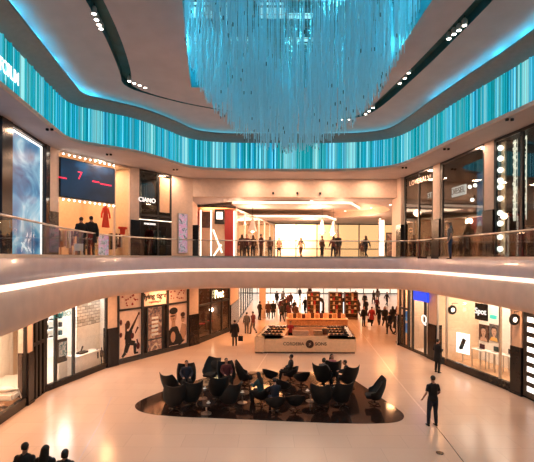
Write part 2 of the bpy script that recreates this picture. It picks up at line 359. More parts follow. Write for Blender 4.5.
def pilaster(poly, xa, xb, z0, z1, cap=2.1, plinth=True, m='wall'):
    X, W = frame(poly, xa, xb, z0)
    struct('pillar', MB().box(0,W,-.06,.3,0,z1-z0), m, X)
    if plinth: struct('trim_7', MB().box(-.03,W+.03,-.12,.3,0,cap).box(-.05,W+.05,-.14,.3,0,.12), 'plinth', X)
def room(X, W, H, D, wm, fm='floor_up', cm='shop_white', power=120, col=WARM, z=.012, nl=1, sl=0, sr=0):
    mb = MB(); mb.add([(sl,D,0),(W+sr,D,0),(W+sr,D,H),(sl,D,H),(-.0,.1,0),(-.0,.1,H),(W,.1,0),(W,.1,H)], [(0,1,2,3),(0,3,5,4),(1,6,7,2)])
    struct('wall_back', mb, wm, X)
    struct('floor_shop', MB().add([(0,.02,z),(W,.02,z),(W+sr,D,z),(sl,D,z)], [(0,1,2,3)]), fm, X)
    struct('ceiling_shop', MB().add([(0,.1,H-.02),(W,.1,H-.02),(W+sr,D,H-.02),(sl,D,H-.02)], [(0,1,2,3)]), cm, X)
    if power:
        for i in range(nl):
            lamp(X @ T(W*(i+.5)/nl+(sl+sr)*.22, D*.45, H-.06), min(W/nl*.7,2.5), power/nl, col, D*.6)
def shopfront(X, W, H, label, posts=(), rails=(), glass='glass', fm='blackmetal', sill=.3, w=.05, cat='shopfront', gap=None, sillmat='plinth', top=.12):
    t = thing('shopfront', label, cat, X); mb = MB()
    for p in sorted({0.04, W-.04}|set(posts)): mb.box(p-w,p+w,-.05,.07,0,H)
    mb.box(0,W,-.05,.07,H-top,H)
    for z in rails: mb.box(0,W,-.05,.06,z-w,z+w)
    mb.build('frame', fm, t)
    g0, g1 = gap if gap else (W+1, W+1); e = sorted([0]+[p for p in posts]+[W])
    for a, b in zip(e, e[1:]):
        if a >= g0-.01 and b <= g1+.01: continue
        MB().box(a+.03,b-.03,0,.012,sill,H-.1).build('glass_pane', glass, t)
        if sill > .02: MB().box(a,b,-.07,.1,0,sill).build('sill', sillmat, t)
    return t
# ---------------------------------------------------------------- ground floor, left side
def flatX(y=0): return Matrix(((1,0,0,0),(0,0,-1,y),(0,1,0,0),(0,0,0,1)))
def blob(mb, pts, y, th=.006): mb.prism(pts, 0, th, flatX(y))
def ell(cx, cz, rx, rz, n=18): return [(cx+rx*math.cos(2*PI*k/n), cz+rz*math.sin(2*PI*k/n)) for k in range(n)]
def limb(a, b, wa, wb):
    a = Vector(a); b = Vector(b); u = (b-a).normalized(); n = Vector((-u.y,u.x)); return [tuple(a+n*wa),tuple(a-n*wa),tuple(b-n*wb),tuple(b+n*wb)]
LH = 4.1
# bedding shop
X, W = frame(LL, -70, 26.5, 0)
room(X, W, LH, 2.0, 'shop_peach', 'wood_floor', 'shop_white', 240, (1,.76,.56), nl=2, sr=3.6)
shopfront(X, W, LH, 'wide shop window with warm bedroom display at the left edge', [W-2.6], sill=.35)
p = loc(X, 13, 385, 1.0)
bed = thing('bed', 'display bed with white linen and draped throw in the warm left window', 'bed', X @ T(p.x-.1, 1.02, .02))
MB().box(-1.3,1.1,-.8,.8,.15,.32,b=.02).build('bed_frame', 'wood', bed)
for a in (-1.2,1.0):
    for b_ in (-.7,.7): MB().tube([(a,b_,0),(a,b_,.2)], .04, 8).build('leg', 'wood', bed)
mb = MB().box(-1.28,1.08,-.78,.78,.32,.62,b=.07); mb.build('mattress', 'cloth_white', bed, smooth=True)
mb = MB(); nx, ny = 20, 14
mb.v = [(-.9+2.05*i/nx, -.88+1.76*j/ny, .66+.02*math.sin(i*1.7+j*.6)+.015*math.sin(j*2.1) if 1 <= j <= ny-1 else .30+.03*math.sin(i*1.9)) for i in range(nx+1) for j in range(ny+1)]
mb.f = [(i*(ny+1)+j,(i+1)*(ny+1)+j,(i+1)*(ny+1)+j+1,i*(ny+1)+j+1) for i in range(nx) for j in range(ny)]; mb.mi = [0]*len(mb.f)
mb.build('duvet', 'cloth_white', bed, smooth=True)
for k in (-.38,.38): MB().ball((-1.05,k,.74),(.2,.33,.11)).build('pillow', 'white', bed, smooth=True)
p = loc(X, 2.5, 385, .35); st = thing('stool', 'small round wooden stool in front of the display bed', 'stool', X @ T(p.x, .45, .02) @ Matrix.Scale(.8,4))
MB().lathe([(.2,.42),(.21,.44),(.21,.47),(.0,.48)], 20).build('seat', 'wood', st)
for k in range(4):
    a = PI/4+k*PI/2; MB().tube([(.14*math.cos(a),.14*math.sin(a),.43),(.19*math.cos(a),.19*math.sin(a),0)], .016, 6).build('leg', 'darkwood', st)
mb = MB(); nx = 60; w0 = W-.5
for zz in (0,1): pass
mb.v = [(W+2.6-2.6*i/nx, 1.88+.05*math.sin(i*1.3), z) for i in range(nx+1) for z in (.1,3.8)]; mb.f = [(i*2,i*2+2,i*2+3,i*2+1) for i in range(nx)]; mb.mi = [0]*nx
tag(mb.build('curtain', 'cloth_white', None, X, True), 'pale pleated curtain behind the display bed', 'curtain')
pilaster(LL, 26.5, 31.5, 0, LH, m='wall')
# dark shop entrance
X, W = frame(LL, 31.5, 44.5, 0)
room(X, W, LH, .45, 'stock_blue', 'plinth', 'shop_dark', 6, (.9,.9,1))
shopfront(X, W, LH, 'narrow dark framed glass entrance between bedding window and white shop', [W*.35, W*.65], (2.3,), 'dark_glass', sill=.05, w=.07)
# white optical shop
X, W = frame(LL, 45, 107, 0); ZX = X
room(X, W, LH, 4.6, 'shop_white', 'floor_up', 'shop_white', 460, (1,.94,.88), nl=2, sl=1.5, sr=3.2)
px_ = [loc(X, q, 350, 0).x for q in (56, 74)]
shopfront(X, W, LH, 'tall glass front of the bright white shop with brick wall', px_, (), 'glass', sill=.28, w=.06)
br0 = loc(X, 77, 330, .9); struct('wall_brick', MB().box(br0.x, W+.8, .9, 1.0, 2.3, LH-.03), 'white_brick', X)
struct('wall_white', MB().box(br0.x, W+.8, .92, 1.0, 0, 2.3), 'shop_white', X)
# shelves with stock seen through the glass
for k, (xx, zz) in enumerate([(46,1.2),(46,1.7),(46,2.2),(60,1.25),(60,1.75),(60,2.25)]):
    p = loc(X, xx, 340, 3.9); t = thing('wall_shelf', 'white wall shelf with small goods at the back of the white shop', 'shelf', X @ T(p.x, 4.2, zz), 'shelves of the white shop')
    MB().box(-.8,.8,0,.38,-.03,0).build('board', 'white', t)
for k in range(18):
    p = loc(X, 44+k%6*4.6, 340, 3.9); zz = [1.2,1.7,2.2][k//6]
    t = tag(MB().box(-.09,.09,-.06,.1,0,.12+.1*((k*7)%3),b=.015).build('product_box', ['c_black','c_teal','c_brown','c_charcoal'][k%4], None, X @ T(p.x, 4.35, zz)), 'small dark product box on a shelf of the white shop', 'box', 'products on the white shop shelves')
p = loc(X, 86, 352, .55)
t = thing('display_counter', 'white display counter below the brick wall in the white shop', 'counter', X @ T(p.x, .5, .02))
MB().box(-1.0,.7,-.25,.3,0,.95,b=.02).build('body', 'white', t); MB().box(-1.05,.75,-.3,.32,.95,1.0).build('top', 'shop_white', t)
t = tag(MB().box(-.28,.28,-.16,.16,0,.10,b=.02).tube([(-.1,0,.1),(.1,.05,.34)],.04,8).build('scanner', 'c_black', None, X @ T(p.x-.3,.5,1.02)), 'black desk device on the white counter', 'device')
p = loc(X, 64, 352, .8)
t = thing('poster_stand', 'tall black stand with a photo poster inside the white shop entrance', 'poster stand', X @ T(p.x, .9, .02))
MB().box(-.3,.3,-.04,.04,.75,1.9).build('panel', 'sign_black', t); MB().box(-.24,.24,-.05,-.042,1.05,1.75).build('picture', 'stock_blue', t)
MB().box(-.3,.3,-.1,.1,0,.75,b=.02).build('base', 'shop_white', t)
for x_ in (97.5, 102):
    p = loc(X, x_, 362, .3); t = thing('bottle_stand', 'slim white stand with a black bottle, %s of the pair by the brick wall' % ('left' if x_ < 100 else 'right'), 'stand', X @ T(p.x, .3, .02), 'bottle stands in the white shop')
    MB().lathe([(.10,0),(.10,.02),(.03,.03),(.03,.55),(.08,.56),(.08,.6),(.0,.6)], 12).build('post', 'c_black', t)
    MB().lathe([(.07,.6),(.08,.63),(.08,.85),(.03,.95),(.03,1.05),(.0,1.06)], 12).build('bottle', 'c_navy', t, smooth=True)
sg = thing('shop_sign', 'teal letters on glass above the white shop entrance', 'sign', X @ T(0,-.06,0))
p = loc(X, 62.5, 315.5, -.06); text('letters', 'JUMBO', .34, 'sign_teal', sg, T(p.x, 0, p.z))
pilaster(LL, 107.5, 117, 0, LH)
# poster fronted shop: three bays
X, W = frame(LL, 117, 188.5, 0); FX = X
struct('wall_poster_front', MB().box(0,W,.12,.3,0,LH), 'shop_dark', X)
sp_ = [loc(X, q, 340, 0).x for q in (142.5, 167.5)]
t = thing('shopfront', 'black framed shopfront with two big posters and a central door', 'shopfront', X)
mb = MB()
for q in [.05]+sp_+[W-.05]: mb.box(q-.07,q+.07,-.08,.12,0,LH)
zt = 3.0
mb.box(0,W,-.07,.12,zt-.05,zt+.05).box(0,W,-.07,.12,3.96,LH).box(0,W,-.09,.12,0,.25)
mb.build('frame', 'blackmetal', t)
bays = [(.12, sp_[0]-.07), (sp_[0]+.07, sp_[1]-.07), (sp_[1]+.07, W-.12)]
for i, (a, b) in enumerate(bays):
    fz = MB().box(a,b,.02,.06,zt+.05,3.96).build('fascia_panel', 'paper', t)
    if i != 1:
        mb = MB(); random.seed(i+3)
        for k in range(16):
            cx = a+.25+random.random()*(b-a-.5); cz = zt+.2+random.random()*.62
            blob(mb, [(cx+.055*math.cos(q*PI/3+k)*(1.6 if q%3 == 0 else .7), cz+.055*math.sin(q*PI/3+k)) for q in range(6)], .018)
        mb.build('motif', ['c_red','c_red','c_red'][i], fz, X=None)
a, b = bays[1]
text('sign_letters', 'flying tiger', .46, 'sign_black', t, T((a+b)/2, .01, 3.60), w=.98, bold=.012)
text('sign_letters', 'copenhagen', .2, 'c_red', t, T((a+b)/2, .01, 3.26))
d = MB().box(a+.3,b-.3,.03,.08,.25,zt-.1).build('door', 'warm_print', t)
MB().box(a+.25,b-.25,-.02,.05,.22,.30).box(a+.25,b-.25,-.02,.05,.95,1.02).box(a+.25,a+.36,-.02,.05,.25,zt-.05).box(b-.36,b-.25,-.02,.05,.25,zt-.05).build('door_frame', 'blackmetal', d)
mb = MB()
for zz in (1.2,1.45,1.7,1.95,2.2): mb.box((a+b)/2-.25,(a+b)/2+.25,.0,.028,zz,zz+.13)
mb.build('display', 'c_whitecloth', d)
# poster 1: kneeling figure with raised arm
a, b = bays[0]; p1 = MB().box(a,b,.02,.06,.28,zt-.08).build('poster', 'paper', t); w_ = b-a; X1 = lambda u: a+u*w_
mb = MB()
for q in [limb((X1(.45),1.75),(X1(.42),1.05),.24,.2), limb((X1(.42),1.05),(X1(.30),.55),.17,.13), limb((X1(.30),.55),(X1(.16),.35),.11,.07), limb((X1(.45),1.1),(X1(.72),.98),.15,.13), limb((X1(.72),.98),(X1(.72),.42),.12,.08), [(X1(.68),.36),(X1(.88),.36),(X1(.86),.46),(X1(.7),.48)], limb((X1(.5),1.7),(X1(.62),2.0),.1,.08), limb((X1(.36),1.7),(X1(.3),1.3),.1,.07)]: blob(mb, q, .015)
mb.build('figure', 'c_charcoal', p1)
mb = MB(); blob(mb, ell(X1(.40),2.12,.15,.24), .010); blob(mb, limb((X1(.62),2.0),(X1(.86),2.62),.08,.04), .010); blob(mb, ell(X1(.89),2.68,.07,.09), .010); blob(mb, limb((X1(.34),2.2),(X1(.32),1.75),.10,.05), .008); mb.build('figure', 'c_brown', p1)
mb = MB()
for q in [limb((X1(.85),1.9),(X1(.72),1.55),.07,.03), ell(X1(.6),1.45,.12,.17), limb((X1(.8),1.2),(X1(.86),.9),.05,.05), ell(X1(.86),.8,.12,.2), ell(X1(.1),2.3,.08,.17), ell(X1(.1),1.6,.09,.14)]: blob(mb, q, .004)
mb.build('prop', 'c_maroon', p1)
# poster 2: two faces with caps
a, b = bays[2]; p2 = MB().box(a,b,.02,.06,.28,zt-.08).build('poster', 'paper', t); w_ = b-a
mb = MB(); blob(mb, [(X1(0)+.02,.32),(X1(.55),.32),(X1(.62),1.0),(X1(.5),1.45),(X1(.3),1.62),(X1(0)+.02,1.25)], .015); blob(mb, ell(X1(.28),2.52,.36,.22), .006); blob(mb, limb((X1(.55),.9),(X1(.72),.34),.25,.3), .012); mb.build('figure', 'c_charcoal', p2)
mb = MB(); blob(mb, ell(X1(.28),2.2,.27,.42), .010); blob(mb, limb((X1(.28),1.9),(X1(.28),1.5),.14,.18), .010); blob(mb, ell(X1(.26),.85,.2,.35), .004); blob(mb, ell(X1(.78),1.95,.17,.27), .010); blob(mb, [(X1(.62),1.1),(X1(.72),1.65),(X1(.95),1.5),(X1(.97),.9),(X1(.8),.5)], .008); mb.build('figure', 'c_tan', p2)
mb = MB(); blob(mb, ell(X1(.77),2.2,.2,.16), .002); blob(mb, ell(X1(.24),2.2,.22,.05), .002); blob(mb, ell(X1(.28),2.0,.09,.03), .002); blob(mb, ell(X1(.78),1.98,.14,.04), .002); mb.build('detail', 'c_brown', p2)
pilaster(LL, 189, 198, 0, LH)
# dim restaurant with yellow script sign
X, W = frame(LL, 198, 229.5, 0)
room(X, W, LH, 5, 'shop_brown', 'darkwood', 'shop_dark', 70, (1,.5,.25), nl=2)
q = [loc(X, v, 330, 0).x for v in (211, 222)]
shopfront(X, W, LH, 'dark restaurant front with yellow script sign left of the corridor', q, (2.6,), 'glass', sill=.35, w=.06)
sg = thing('neon_sign', 'glowing pale yellow script sign in the restaurant window', 'sign', X @ T(0,-.1,0)); p = loc(X, 217, 294.5, 0)
text('letters', 'Pret', .85, 'sign_yellow', sg, T(p.x+.2, 0, min(p.z, 3.68)), bold=.01)
for i, v in enumerate((211.5, 227)):
    p = loc(X, v, 310, 1.5); t = thing('wall_lamp', '%s glowing globe lamp inside the dark restaurant' % ('left' if i == 0 else 'right'), 'lamp', X @ T(p.x, 1.5, p.z))
    MB().ball((0,0,0), .17).build('globe', 'lamp_warm', t, smooth=True); MB().tube([(0,0,.17),(0,0,LH-p.z-.03)], .015, 6).build('stem', 'blackmetal', t)
for i in range(5):
    p = loc(X, 202+i*5.4, 330, 1.6); t = thing('bar_table', 'small dark table with red cloth in the restaurant', 'table', X @ T(p.x, 1.7, .02), 'restaurant tables')
    t['label'] = 'small dark round table with a red cloth inside the restaurant'
    MB().lathe([(.35,.72),(.36,.74),(.35,.76),(0,.76)], 16).build('tabletop', ['c_red','c_brown'][i%2], t); MB().lathe([(.2,0),(.2,.03),(.03,.05),(.03,.72),(0,.72)], 12).build('pedestal', 'blackmetal', t)
for i in range(4):
    p = loc(X, 204+i*7, 320, 4.4); tag(MB().box(-.5,.5,-.02,.02,-.5,.6).build('menu_board', ['warm_print','stock'][i%2], None, X @ T(p.x, 4.6, 2.2)), 'warm lit picture board on the restaurant back wall', 'board', 'boards on the restaurant wall')
pilaster(LL, 230, 238, 0, LH)
# corridor side, lower: pale lit shops
X, W = frame(LL, 238.4, 252.5, 0)
room(X, W, LH, 4, 'shop_white', 'floor_up', 'shop_white', 420, (1,.78,.6), nl=3)
shopfront(X, W, LH, 'white lit shopfront with slim black posts along the far left corridor', [W*k/7 for k in range(1,7)], (), 'glass', sill=.1, w=.07)
struct('pillar', MB().box(-.75,-0.1,39.2,40.0,0,LH), 'wall')
# ---------------------------------------------------------------- ground floor, right side
pilaster(LR, 398.2, 399.8, 0, LH)
X, W = frame(LR, 400, 409, 0)
room(X, W, LH, 4, 'shop_peach', 'floor_up', 'shop_white', 130, WARM)
shopfront(X, W, LH, 'narrow glass front with small posters beyond the blue sign', [W*.5], (2.6,), 'glass', sill=.2, w=.06)
for zz in (1.3, 2.1): tag(MB().box(-.3,.3,0,.03,-.32,.32).build('window_poster', 'blue_picture', None, X @ T(W*.7,.12,zz)), '%s of two blue posters in the narrow glass front' % ('lower' if zz < 2 else 'upper'), 'poster')
X, W = frame(LR, 409, 429.5, 0)
room(X, W, LH, 4.5, 'shop_white', 'floor_up', 'shop_white', 170, (1,.84,.68))
shopfront(X, W, LH, 'glass shopfront with white frame under the blue sign', [loc(X, 413, 340, 0).x, loc(X, 425.5, 340, 0).x], (), 'glass', sill=.15, w=.07)
p = loc(X, 424, 301, -.2); p0 = loc(X, 414.5, 299, -.2)
tag(MB().box(p0.x,p.x+.5,-.28,-.16,3.35,3.95,b=.02).build('blue_sign', 'sign_blue', None, X), 'plain glowing blue box sign over the right hand shops', 'sign')
p = loc(X, 421, 325, 2.0)
t = thing('display_shelf', 'tall white shelving unit with dark goods under a light box', 'shelving', X @ T(p.x, 2.2, .02))
MB().box(-.75,.75,.35,.4,0,2.9).box(-.78,-.72,0,.4,0,2.9).box(.72,.78,0,.4,0,2.9).build('carcass', 'white', t); MB().box(-.72,.72,-.02,.3,2.35,2.85).build('light_box', 'lamp_pale', t)
for k in range(5): MB().box(-.72,.72,0,.36,.3+k*.42,.33+k*.42).build('shelf', 'white', t)
random.seed(4)
for k in range(4):
    for j in range(5): tag(MB().box(-.12,.12,-.1,.1,0,.2+.14*random.random(),b=.01).build('shelf_product', ['c_black','c_teal','c_navy','c_grey','c_charcoal'][(j*3+k)%5], None, X @ T(p.x-.56+.28*j, 2.38, .355+k*.42)), 'dark product standing on the tall white shelving', 'product', 'goods on the tall shelving')
def blade(X, x, y, label, m1='sign_black'):
    p = loc(X, x, y, -.35); t = thing('blade_sign', label, 'sign', X @ T(p.x,-.35,p.z))
    MB().lathe([(.22,-.05),(.25,-.03),(.25,.03),(.22,.05),(0,.05)], 24, Matrix.Rotation(PI/2,4,'Y')).build('disc', m1, t)
    MB().lathe([(.11,-.056),(.11,.056),(0,.056)], 20, Matrix.Rotation(PI/2,4,'Y')).build('face', 'lamp_pale', t); MB().tube([(0,.0,.28),(0,.0,.34),(0,.34,.34)], .015, 6).build('bracket', 'blackmetal', t)
p = loc(X, 425, 319, -.03); t = thing('hanging_letter_sign', 'white outlined letter Q on the glass beside the shelving shop', 'sign', X @ T(p.x,-.08,p.z)); text('letters', 'Q', .75, 'sign_white', t, T(0,0,0))
pilaster(LR, 429.8, 437.3, 0, LH)
# big glass phone shop
X, W = frame(LR, 437.5, 513, 0); PX = X
room(X, W, LH, 4.2, 'shop_peach', 'wood_floor', 'shop_white', 250, (1,.80,.62), nl=2)
q = [loc(X, v, 350, 0).x for v in (447, 500.5)]
t = shopfront(X, W, LH, 'wide glass front of the lit phone shop on the right', q, (), 'glass', sill=.38, w=.035, fm='steel')
blade(X, 452.5, 309, 'round black blade sign at the left end of the phone shop'); blade(X, 514.5, 318.5, 'round black blade sign at the right end of the phone shop')
p = loc(X, 481, 311, .3); t = thing('shop_sign', 'dark square light sign with white word hung inside the phone shop', 'sign', X @ T(p.x,.3,p.z))
MB().box(-.42,.42,0,.08,-.42,.42,b=.02).build('box', 'sign_black', t); text('letters', 'Spot', .42, 'sign_white', t, T(0,-.02,.02)); MB().tube([(0,.04,.42),(0,.04,.8)], .02, 6).build('hanger', 'blackmetal', t)
p = loc(X, 493, 316, 1.2); tag(MB().box(-.22,.22,0,.04,-.1,.1).build('exit_sign', 'green_sign', None, X @ T(p.x,1.2,p.z)), 'small green emergency sign inside the phone shop', 'sign')
pa = loc(X, 472.5, 330, 2.8); pb = loc(X, 501, 330, 2.8)
struct('wall_white', MB().box(pa.x,W-.1,2.8,2.9,0,3.3), 'shop_white', X)
pz = loc(X, 485, 332, 2.78)
for i, v in enumerate((484.5, 495)):
    p = loc(X, v, 332, 2.78); t = thing('face_poster', ['portrait poster of a face on the left in the phone shop', 'portrait poster with yellow collar on the right in the phone shop'][i], 'poster', X @ T(p.x,2.76,p.z))
    MB().box(-.36,.36,-.02,.03,-.48,.48).build('panel', 'c_brown' if i == 0 else 'c_grey', t)
    mb = MB(); blob(mb, ell(0,.08,.17,.25), -.022); blob(mb, limb((0,-.1),(0,-.3),.08,.1), -.022); mb.build('face', 'c_tan', t)
    mb = MB(); blob(mb, [(-.3,-.46),(.3,-.46),(.2,-.25),(-.2,-.25)], -.026); mb.build('collar', ['c_tan','sign_yellow'][i] if i == 0 else 'gold', t)
    mb = MB(); blob(mb, [(-.2,.1),(-.18,.3),(0,.38),(.18,.3),(.2,.1),(.12,.25),(-.12,.25)], -.028); blob(mb, ell(-.06,.1,.03,.015), -.03); blob(mb, ell(.06,.1,.03,.015), -.03); blob(mb, ell(0,-.05,.05,.015), -.03); mb.build('hair', 'c_black', t)
p = loc(X, 463, 343, 1.3)
t = thing('picture_panel', 'white lit panel showing a green and black phone, left in the phone shop', 'panel', X @ T(p.x,1.3,p.z) @ rot(.25))
MB().box(-.42,.42,0,.06,-.55,.6,b=.01).build('panel', 'sign_white', t); mb = MB(); blob(mb, limb((-.12,-.3),(.12,.3),.12,.12), -.004); mb.build('phone', 'c_black', t); mb = MB(); blob(mb, limb((-.18,-.34),(0,.02),.07,.07), -.012); mb.build('stripe', 'c_teal', t)
MB().tube([(0,.03,-.55),(0,.03,-p.z+.02)], .03, 8).build('post', 'steel', t)
for i, v in enumerate((478.5, 488.5, 499)):
    p = loc(X, v, 365, 1.35)
    t = thing('display_table', 'tall white display table, %s of three in the phone shop' % ('leftmost','middle','rightmost')[i], 'table', X @ T(p.x,1.5+.25*i,.02))
    MB().box(-.36,.36,-.3,.3,.96,1.0,b=.01).build('tabletop', 'white', t)
    for a in (-.32,.32):
        for b_ in (-.26,.26): MB().box(a-.02,a+.02,b_-.02,b_+.02,0,.96).build('leg', 'steel', t)
    t = thing('device', '%s screened device on the %s display table' % (('red','green','dark')[i], ('leftmost','middle','rightmost')[i]), 'device', X @ T(p.x,1.5+.25*i,1.022))
    MB().box(-.18,.18,-.1,.14,0,.02,b=.004).build('base', 'steel', t); MB().box(-.18,.18,.10,.13,.02,.27,b=.005).build('screen', ['c_maroon','c_teal','c_navy'][i], t)
pilaster(LR, 513.3, 523.3, 0, LH)
X, W = frame(LR, 523.5, 575, 0)
struct('wall_panel', MB().box(0,W,0,.3,0,LH), 'plinth', X)
t = thing('illuminated_column', 'dark wall panel with a ladder of white glowing squares', 'light panel', X)
MB().box(.08,1.2,-.065,-.004,.1,LH-.1).build('panel', 'sign_black', t)
for k in range(9):
    z = .35+k*.42; MB().box(loc(X,528.5,350,-.07).x-.05,1.05,-.085,-.058,z,z+.22,b=.006).build('light_square', 'sign_white', t)
pw = W
# ---------------------------------------------------------------- upper floor, left side
UH = 5.03
# blue picture window
X, W = frame(UL, -60, 47.5, SL)
struct('wall_back', MB().box(0,W,.35,.45,0,UH), 'shop_dark', X)
q = [loc(X, v, 170, 0).x for v in (4.5,)]
t = thing('shopfront', 'dark framed window filled by a tall blue backlit picture', 'shopfront', X)
mb = MB().box(0,W,-.06,.3,UH-.12,UH); 
xa = loc(X, 9.5, 170, 0).x; xb = loc(X, 42.5, 170, 0).x
mb.box(loc(X,-1,170,0).x, xa, -.1,.3,0,UH).box(xb+.12, W, -.1,.3,0,UH); mb.build('frame', 'plinth', t)
MB().box(xa,xb,.1,.14,.1,UH-.15).build('picture', 'blue_picture', t)
MB().box(xb,xb+.06,.05,.12,.1,UH-.15).box(xa,xb,.05,.12,UH-.2,UH-.15).build('edge_light', 'sign_white', t)
xc = loc(X, -1, 170, 0).x; MB().box(0,xc,.1,.14,.1,UH-.15).build('picture', 'blue_picture', t)
mb = MB().box(loc(X,-40,200,-.03).x, loc(X,40,200,-.03).x, .02,.09,.1,2.0)
pilaster(UL, 47.5, 56, SL, SL+UH)
# store with the screen
X, W = frame(UL, 56, 130.5, SL); SX = X
room(X, W, UH, 4.5, 'shop_peach', 'wood_floor', 'shop_white', 260, (1,.66,.38), nl=2)
t = thing('shopfront', 'open bright shopfront under the big dark screen', 'shopfront', X)
q = [loc(X, v, 200, 0).x for v in (113.8, 116)]
MB().box(0,.1,-.04,.1,0,UH).box(W-.1,W,-.04,.1,0,UH).box(0,W,-.04,.1,UH-.1,UH).box(q[0],q[0]+.07,-.04,.1,0,UH).build('frame', 'wall', t)
MB().box(q[0]+.08,W-.1,0,.012,.1,UH-.1).build('glass_pane', 'glass', t)
t = thing('led_screen', 'wide dark blue video screen with small red signs over the left shop', 'screen', X)
MB().box(.12,q[0]-.02,-.08,.12,2.85,4.72).build('housing', 'sign_black', t); MB().box(.17,q[0]-.07,-.10,-.082,2.9,4.67).build('display', 'screen', t)
w_ = q[0]; p = loc(X, 79.5, 178, -.1); text('number', '7', .55, 'red_led', t, T(p.x,-.108,3.98), ext=.004)
mb = MB()
for v0, v1, y in ((58,66.5,178), (92,99,182), (100,111.5,184.5)):
    a = loc(X, v0, y, -.1); b_ = loc(X, v1, y, -.1); n = 8
    for k in range(n): mb.box(a.x+(b_.x-a.x)*k/n, a.x+(b_.x-a.x)*(k+.72)/n, -.112,-.104, a.z-.03, a.z+.035)
mb.build('red_caption', 'red_led', t)
rl = thing('lamp_row', 'row of small round lamps above and below the video screen', 'lamps', X)
for k in range(11):
    for z in (4.86, 2.72): MB().ball((.25+(w_-.4)*k/10,-.16,z), .04, 8, 6).build('bulb', 'lamp_spot', rl)
MB().box(.15,w_,-.16,-.13,4.93,4.97).build('rail', 'steel', rl); MB().box(.15,w_,-.16,-.13,2.79,2.82).build('rail', 'steel', rl)
# hanging red dress, pink shirt, patterned display
p = loc(X, 105.5, 218, .5)
t = thing('red_dress', 'bright red dress hanging in the lit left shopfront', 'dress', X @ T(p.x,.5,p.z-.55))
MB().lathe([(.24,-.0),(.23,.1),(.17,.5),(.13,.75),(.16,.95),(.10,1.1),(.05,1.16),(0,1.17)], 16, Matrix.Diagonal((1,.45,1,1))).tube([(.12,0,1.05),(.24,0,.72),(.26,0,.5)],[.06,.05,.045],8).tube([(-.12,0,1.05),(-.24,0,.72),(-.26,0,.5)],[.06,.05,.045],8).build('dress', 'red_cloth', t, smooth=True)
MB().tube([(0,0,1.15),(0,0,1.3),(.03,0,1.34)],.012,6).build('hanger', 'steel', t)
p = loc(X, 120, 230, .5)
t = tag(MB().box(-.16,.16,-.05,.05,-.3,.05,b=.03).box(-.28,.3,-.05,.05,0,.14,b=.03).build('red_shirt', 'red_cloth', None, X @ T(p.x,.3,p.z)), 'small red shirt hanging right of the red dress', 'shirt')
p = loc(X, 103.5, 247, .4); tag(MB().box(-.28,.28,-.1,.1,0,1.15,b=.05).build('patterned_panel', 'pink_print', None, X @ T(p.x,.4,.02)), 'pink and white patterned display below the red dress', 'display')
def rack(X, x, d, label, n=9, seed=1, cols=('c_charcoal','c_tan','c_brown','c_whitecloth','c_maroon')):
    p = loc(X, x, 245, d); t = thing('clothes_rack', label, 'clothes rack', X @ T(p.x,d,.02))
    MB().tube([(-.55,-.2,.02),(-.55,.2,.02)],.02,6).tube([(.55,-.2,.02),(.55,.2,.02)],.02,6).tube([(-.55,0,0),(-.55,0,1.4),(.55,0,1.4),(.55,0,0)],.018,6).build('rail', 'gold', t)
    random.seed(seed)
    for k in range(n):
        xx = -.46+.92*k/(n-1); h = random.uniform(.55,.95)
        MB().box(xx-.03,xx+.03,-.2,.2,1.34-h,1.32,b=.02).build('garment', random.choice(cols), t)
rack(X, 118, .9, 'gold clothes rack behind the glass right of the red dress', seed=2); rack(X, 64, 1.2, 'gold clothes rack at the left end of the lit shop', seed=5); rack(X, 88, 2.6, 'gold clothes rack deep inside the lit shop', seed=9)
for k in range(3):
    p = loc(X, 66+k*14, 246, 1.9); t = thing('display_table', 'low wooden display table in the lit shop, %s of three' % ('left','middle','right')[k], 'table', X @ T(p.x,1.9,.02))
    MB().box(-.5,.5,-.3,.3,.6,.66,b=.01).build('tabletop', 'wood', t)
    for a in (-.45,.45):
        for b_ in (-.25,.25): MB().box(a-.03,a+.03,b_-.03,b_+.03,0,.6).build('leg', 'wood', t)
pilaster(UL, 130.5, 138.5, SL, SL+UH)
# fashion shop with white letters
X, W = frame(UL, 138.5, 171, SL)
room(X, W, UH, 3.5, 'shop_brown', 'darkwood', 'shop_dark', 150, (1,.72,.5))
zc = 2.45; xs = loc(X, 157.5, 200, 0).x
t = shopfront(X, W, UH, 'tall black fashion shopfront with white letters above', [xs], (zc,), 'dark_glass', sill=.1, w=.05)
MB().box(xs+.12,W-.15,-.03,-.0,zc+.25,UH-.25).build('beige_panel', 'cream_panel', t)
MB().box(0,W,-.045,.08,zc-.65,zc-.06).build('canopy', 'plinth', t)
MB().box(.0,W,-.055,-.05,zc-.30,zc-.26).build('canopy_light', 'lamp_pale', t)
MB().box(0,.35,-.05,.02,0,zc-.6).box(W-.4,W,-.05,.02,0,zc-.6).build('side_panel', 'plinth', t)
sg = thing('shop_sign', 'white capital letters on dark glass of the black fashion shop', 'sign', X @ T(0,-.08,0))
p = loc(X, 147.0, 200.8, -.08); text('letters', 'CIANO', .36, 'sign_white', sg, T(p.x,0,p.z))
p = loc(X, 150, 224.5, -.08); text('small_letters', 'MARCIANO', .15, 'sign_white', sg, T(p.x,0.02,p.z))
FASH = X
# end pillar with light box poster
X, W = frame(UL, 171, 192, SL)
struct('pillar', MB().box(0,W,-.05,.9,0,UH), 'wall', X)
t = thing('poster_box', 'upright pink and black poster on the end pillar', 'poster', X); a = loc(X,178,235,-.1); b_ = loc(X,187.5,235,-.1)
MB().box(a.x,b_.x,-.12,-.05,.25,2.75).build('frame', 'steel', t); MB().box(a.x+.04,b_.x-.04,-.13,-.118,.3,2.7).build('picture', 'pink_print', t)
struct('trim_8', MB().box(-5.05,-4.45,25.9,26.5,SL,SL+2.1), 'plinth')
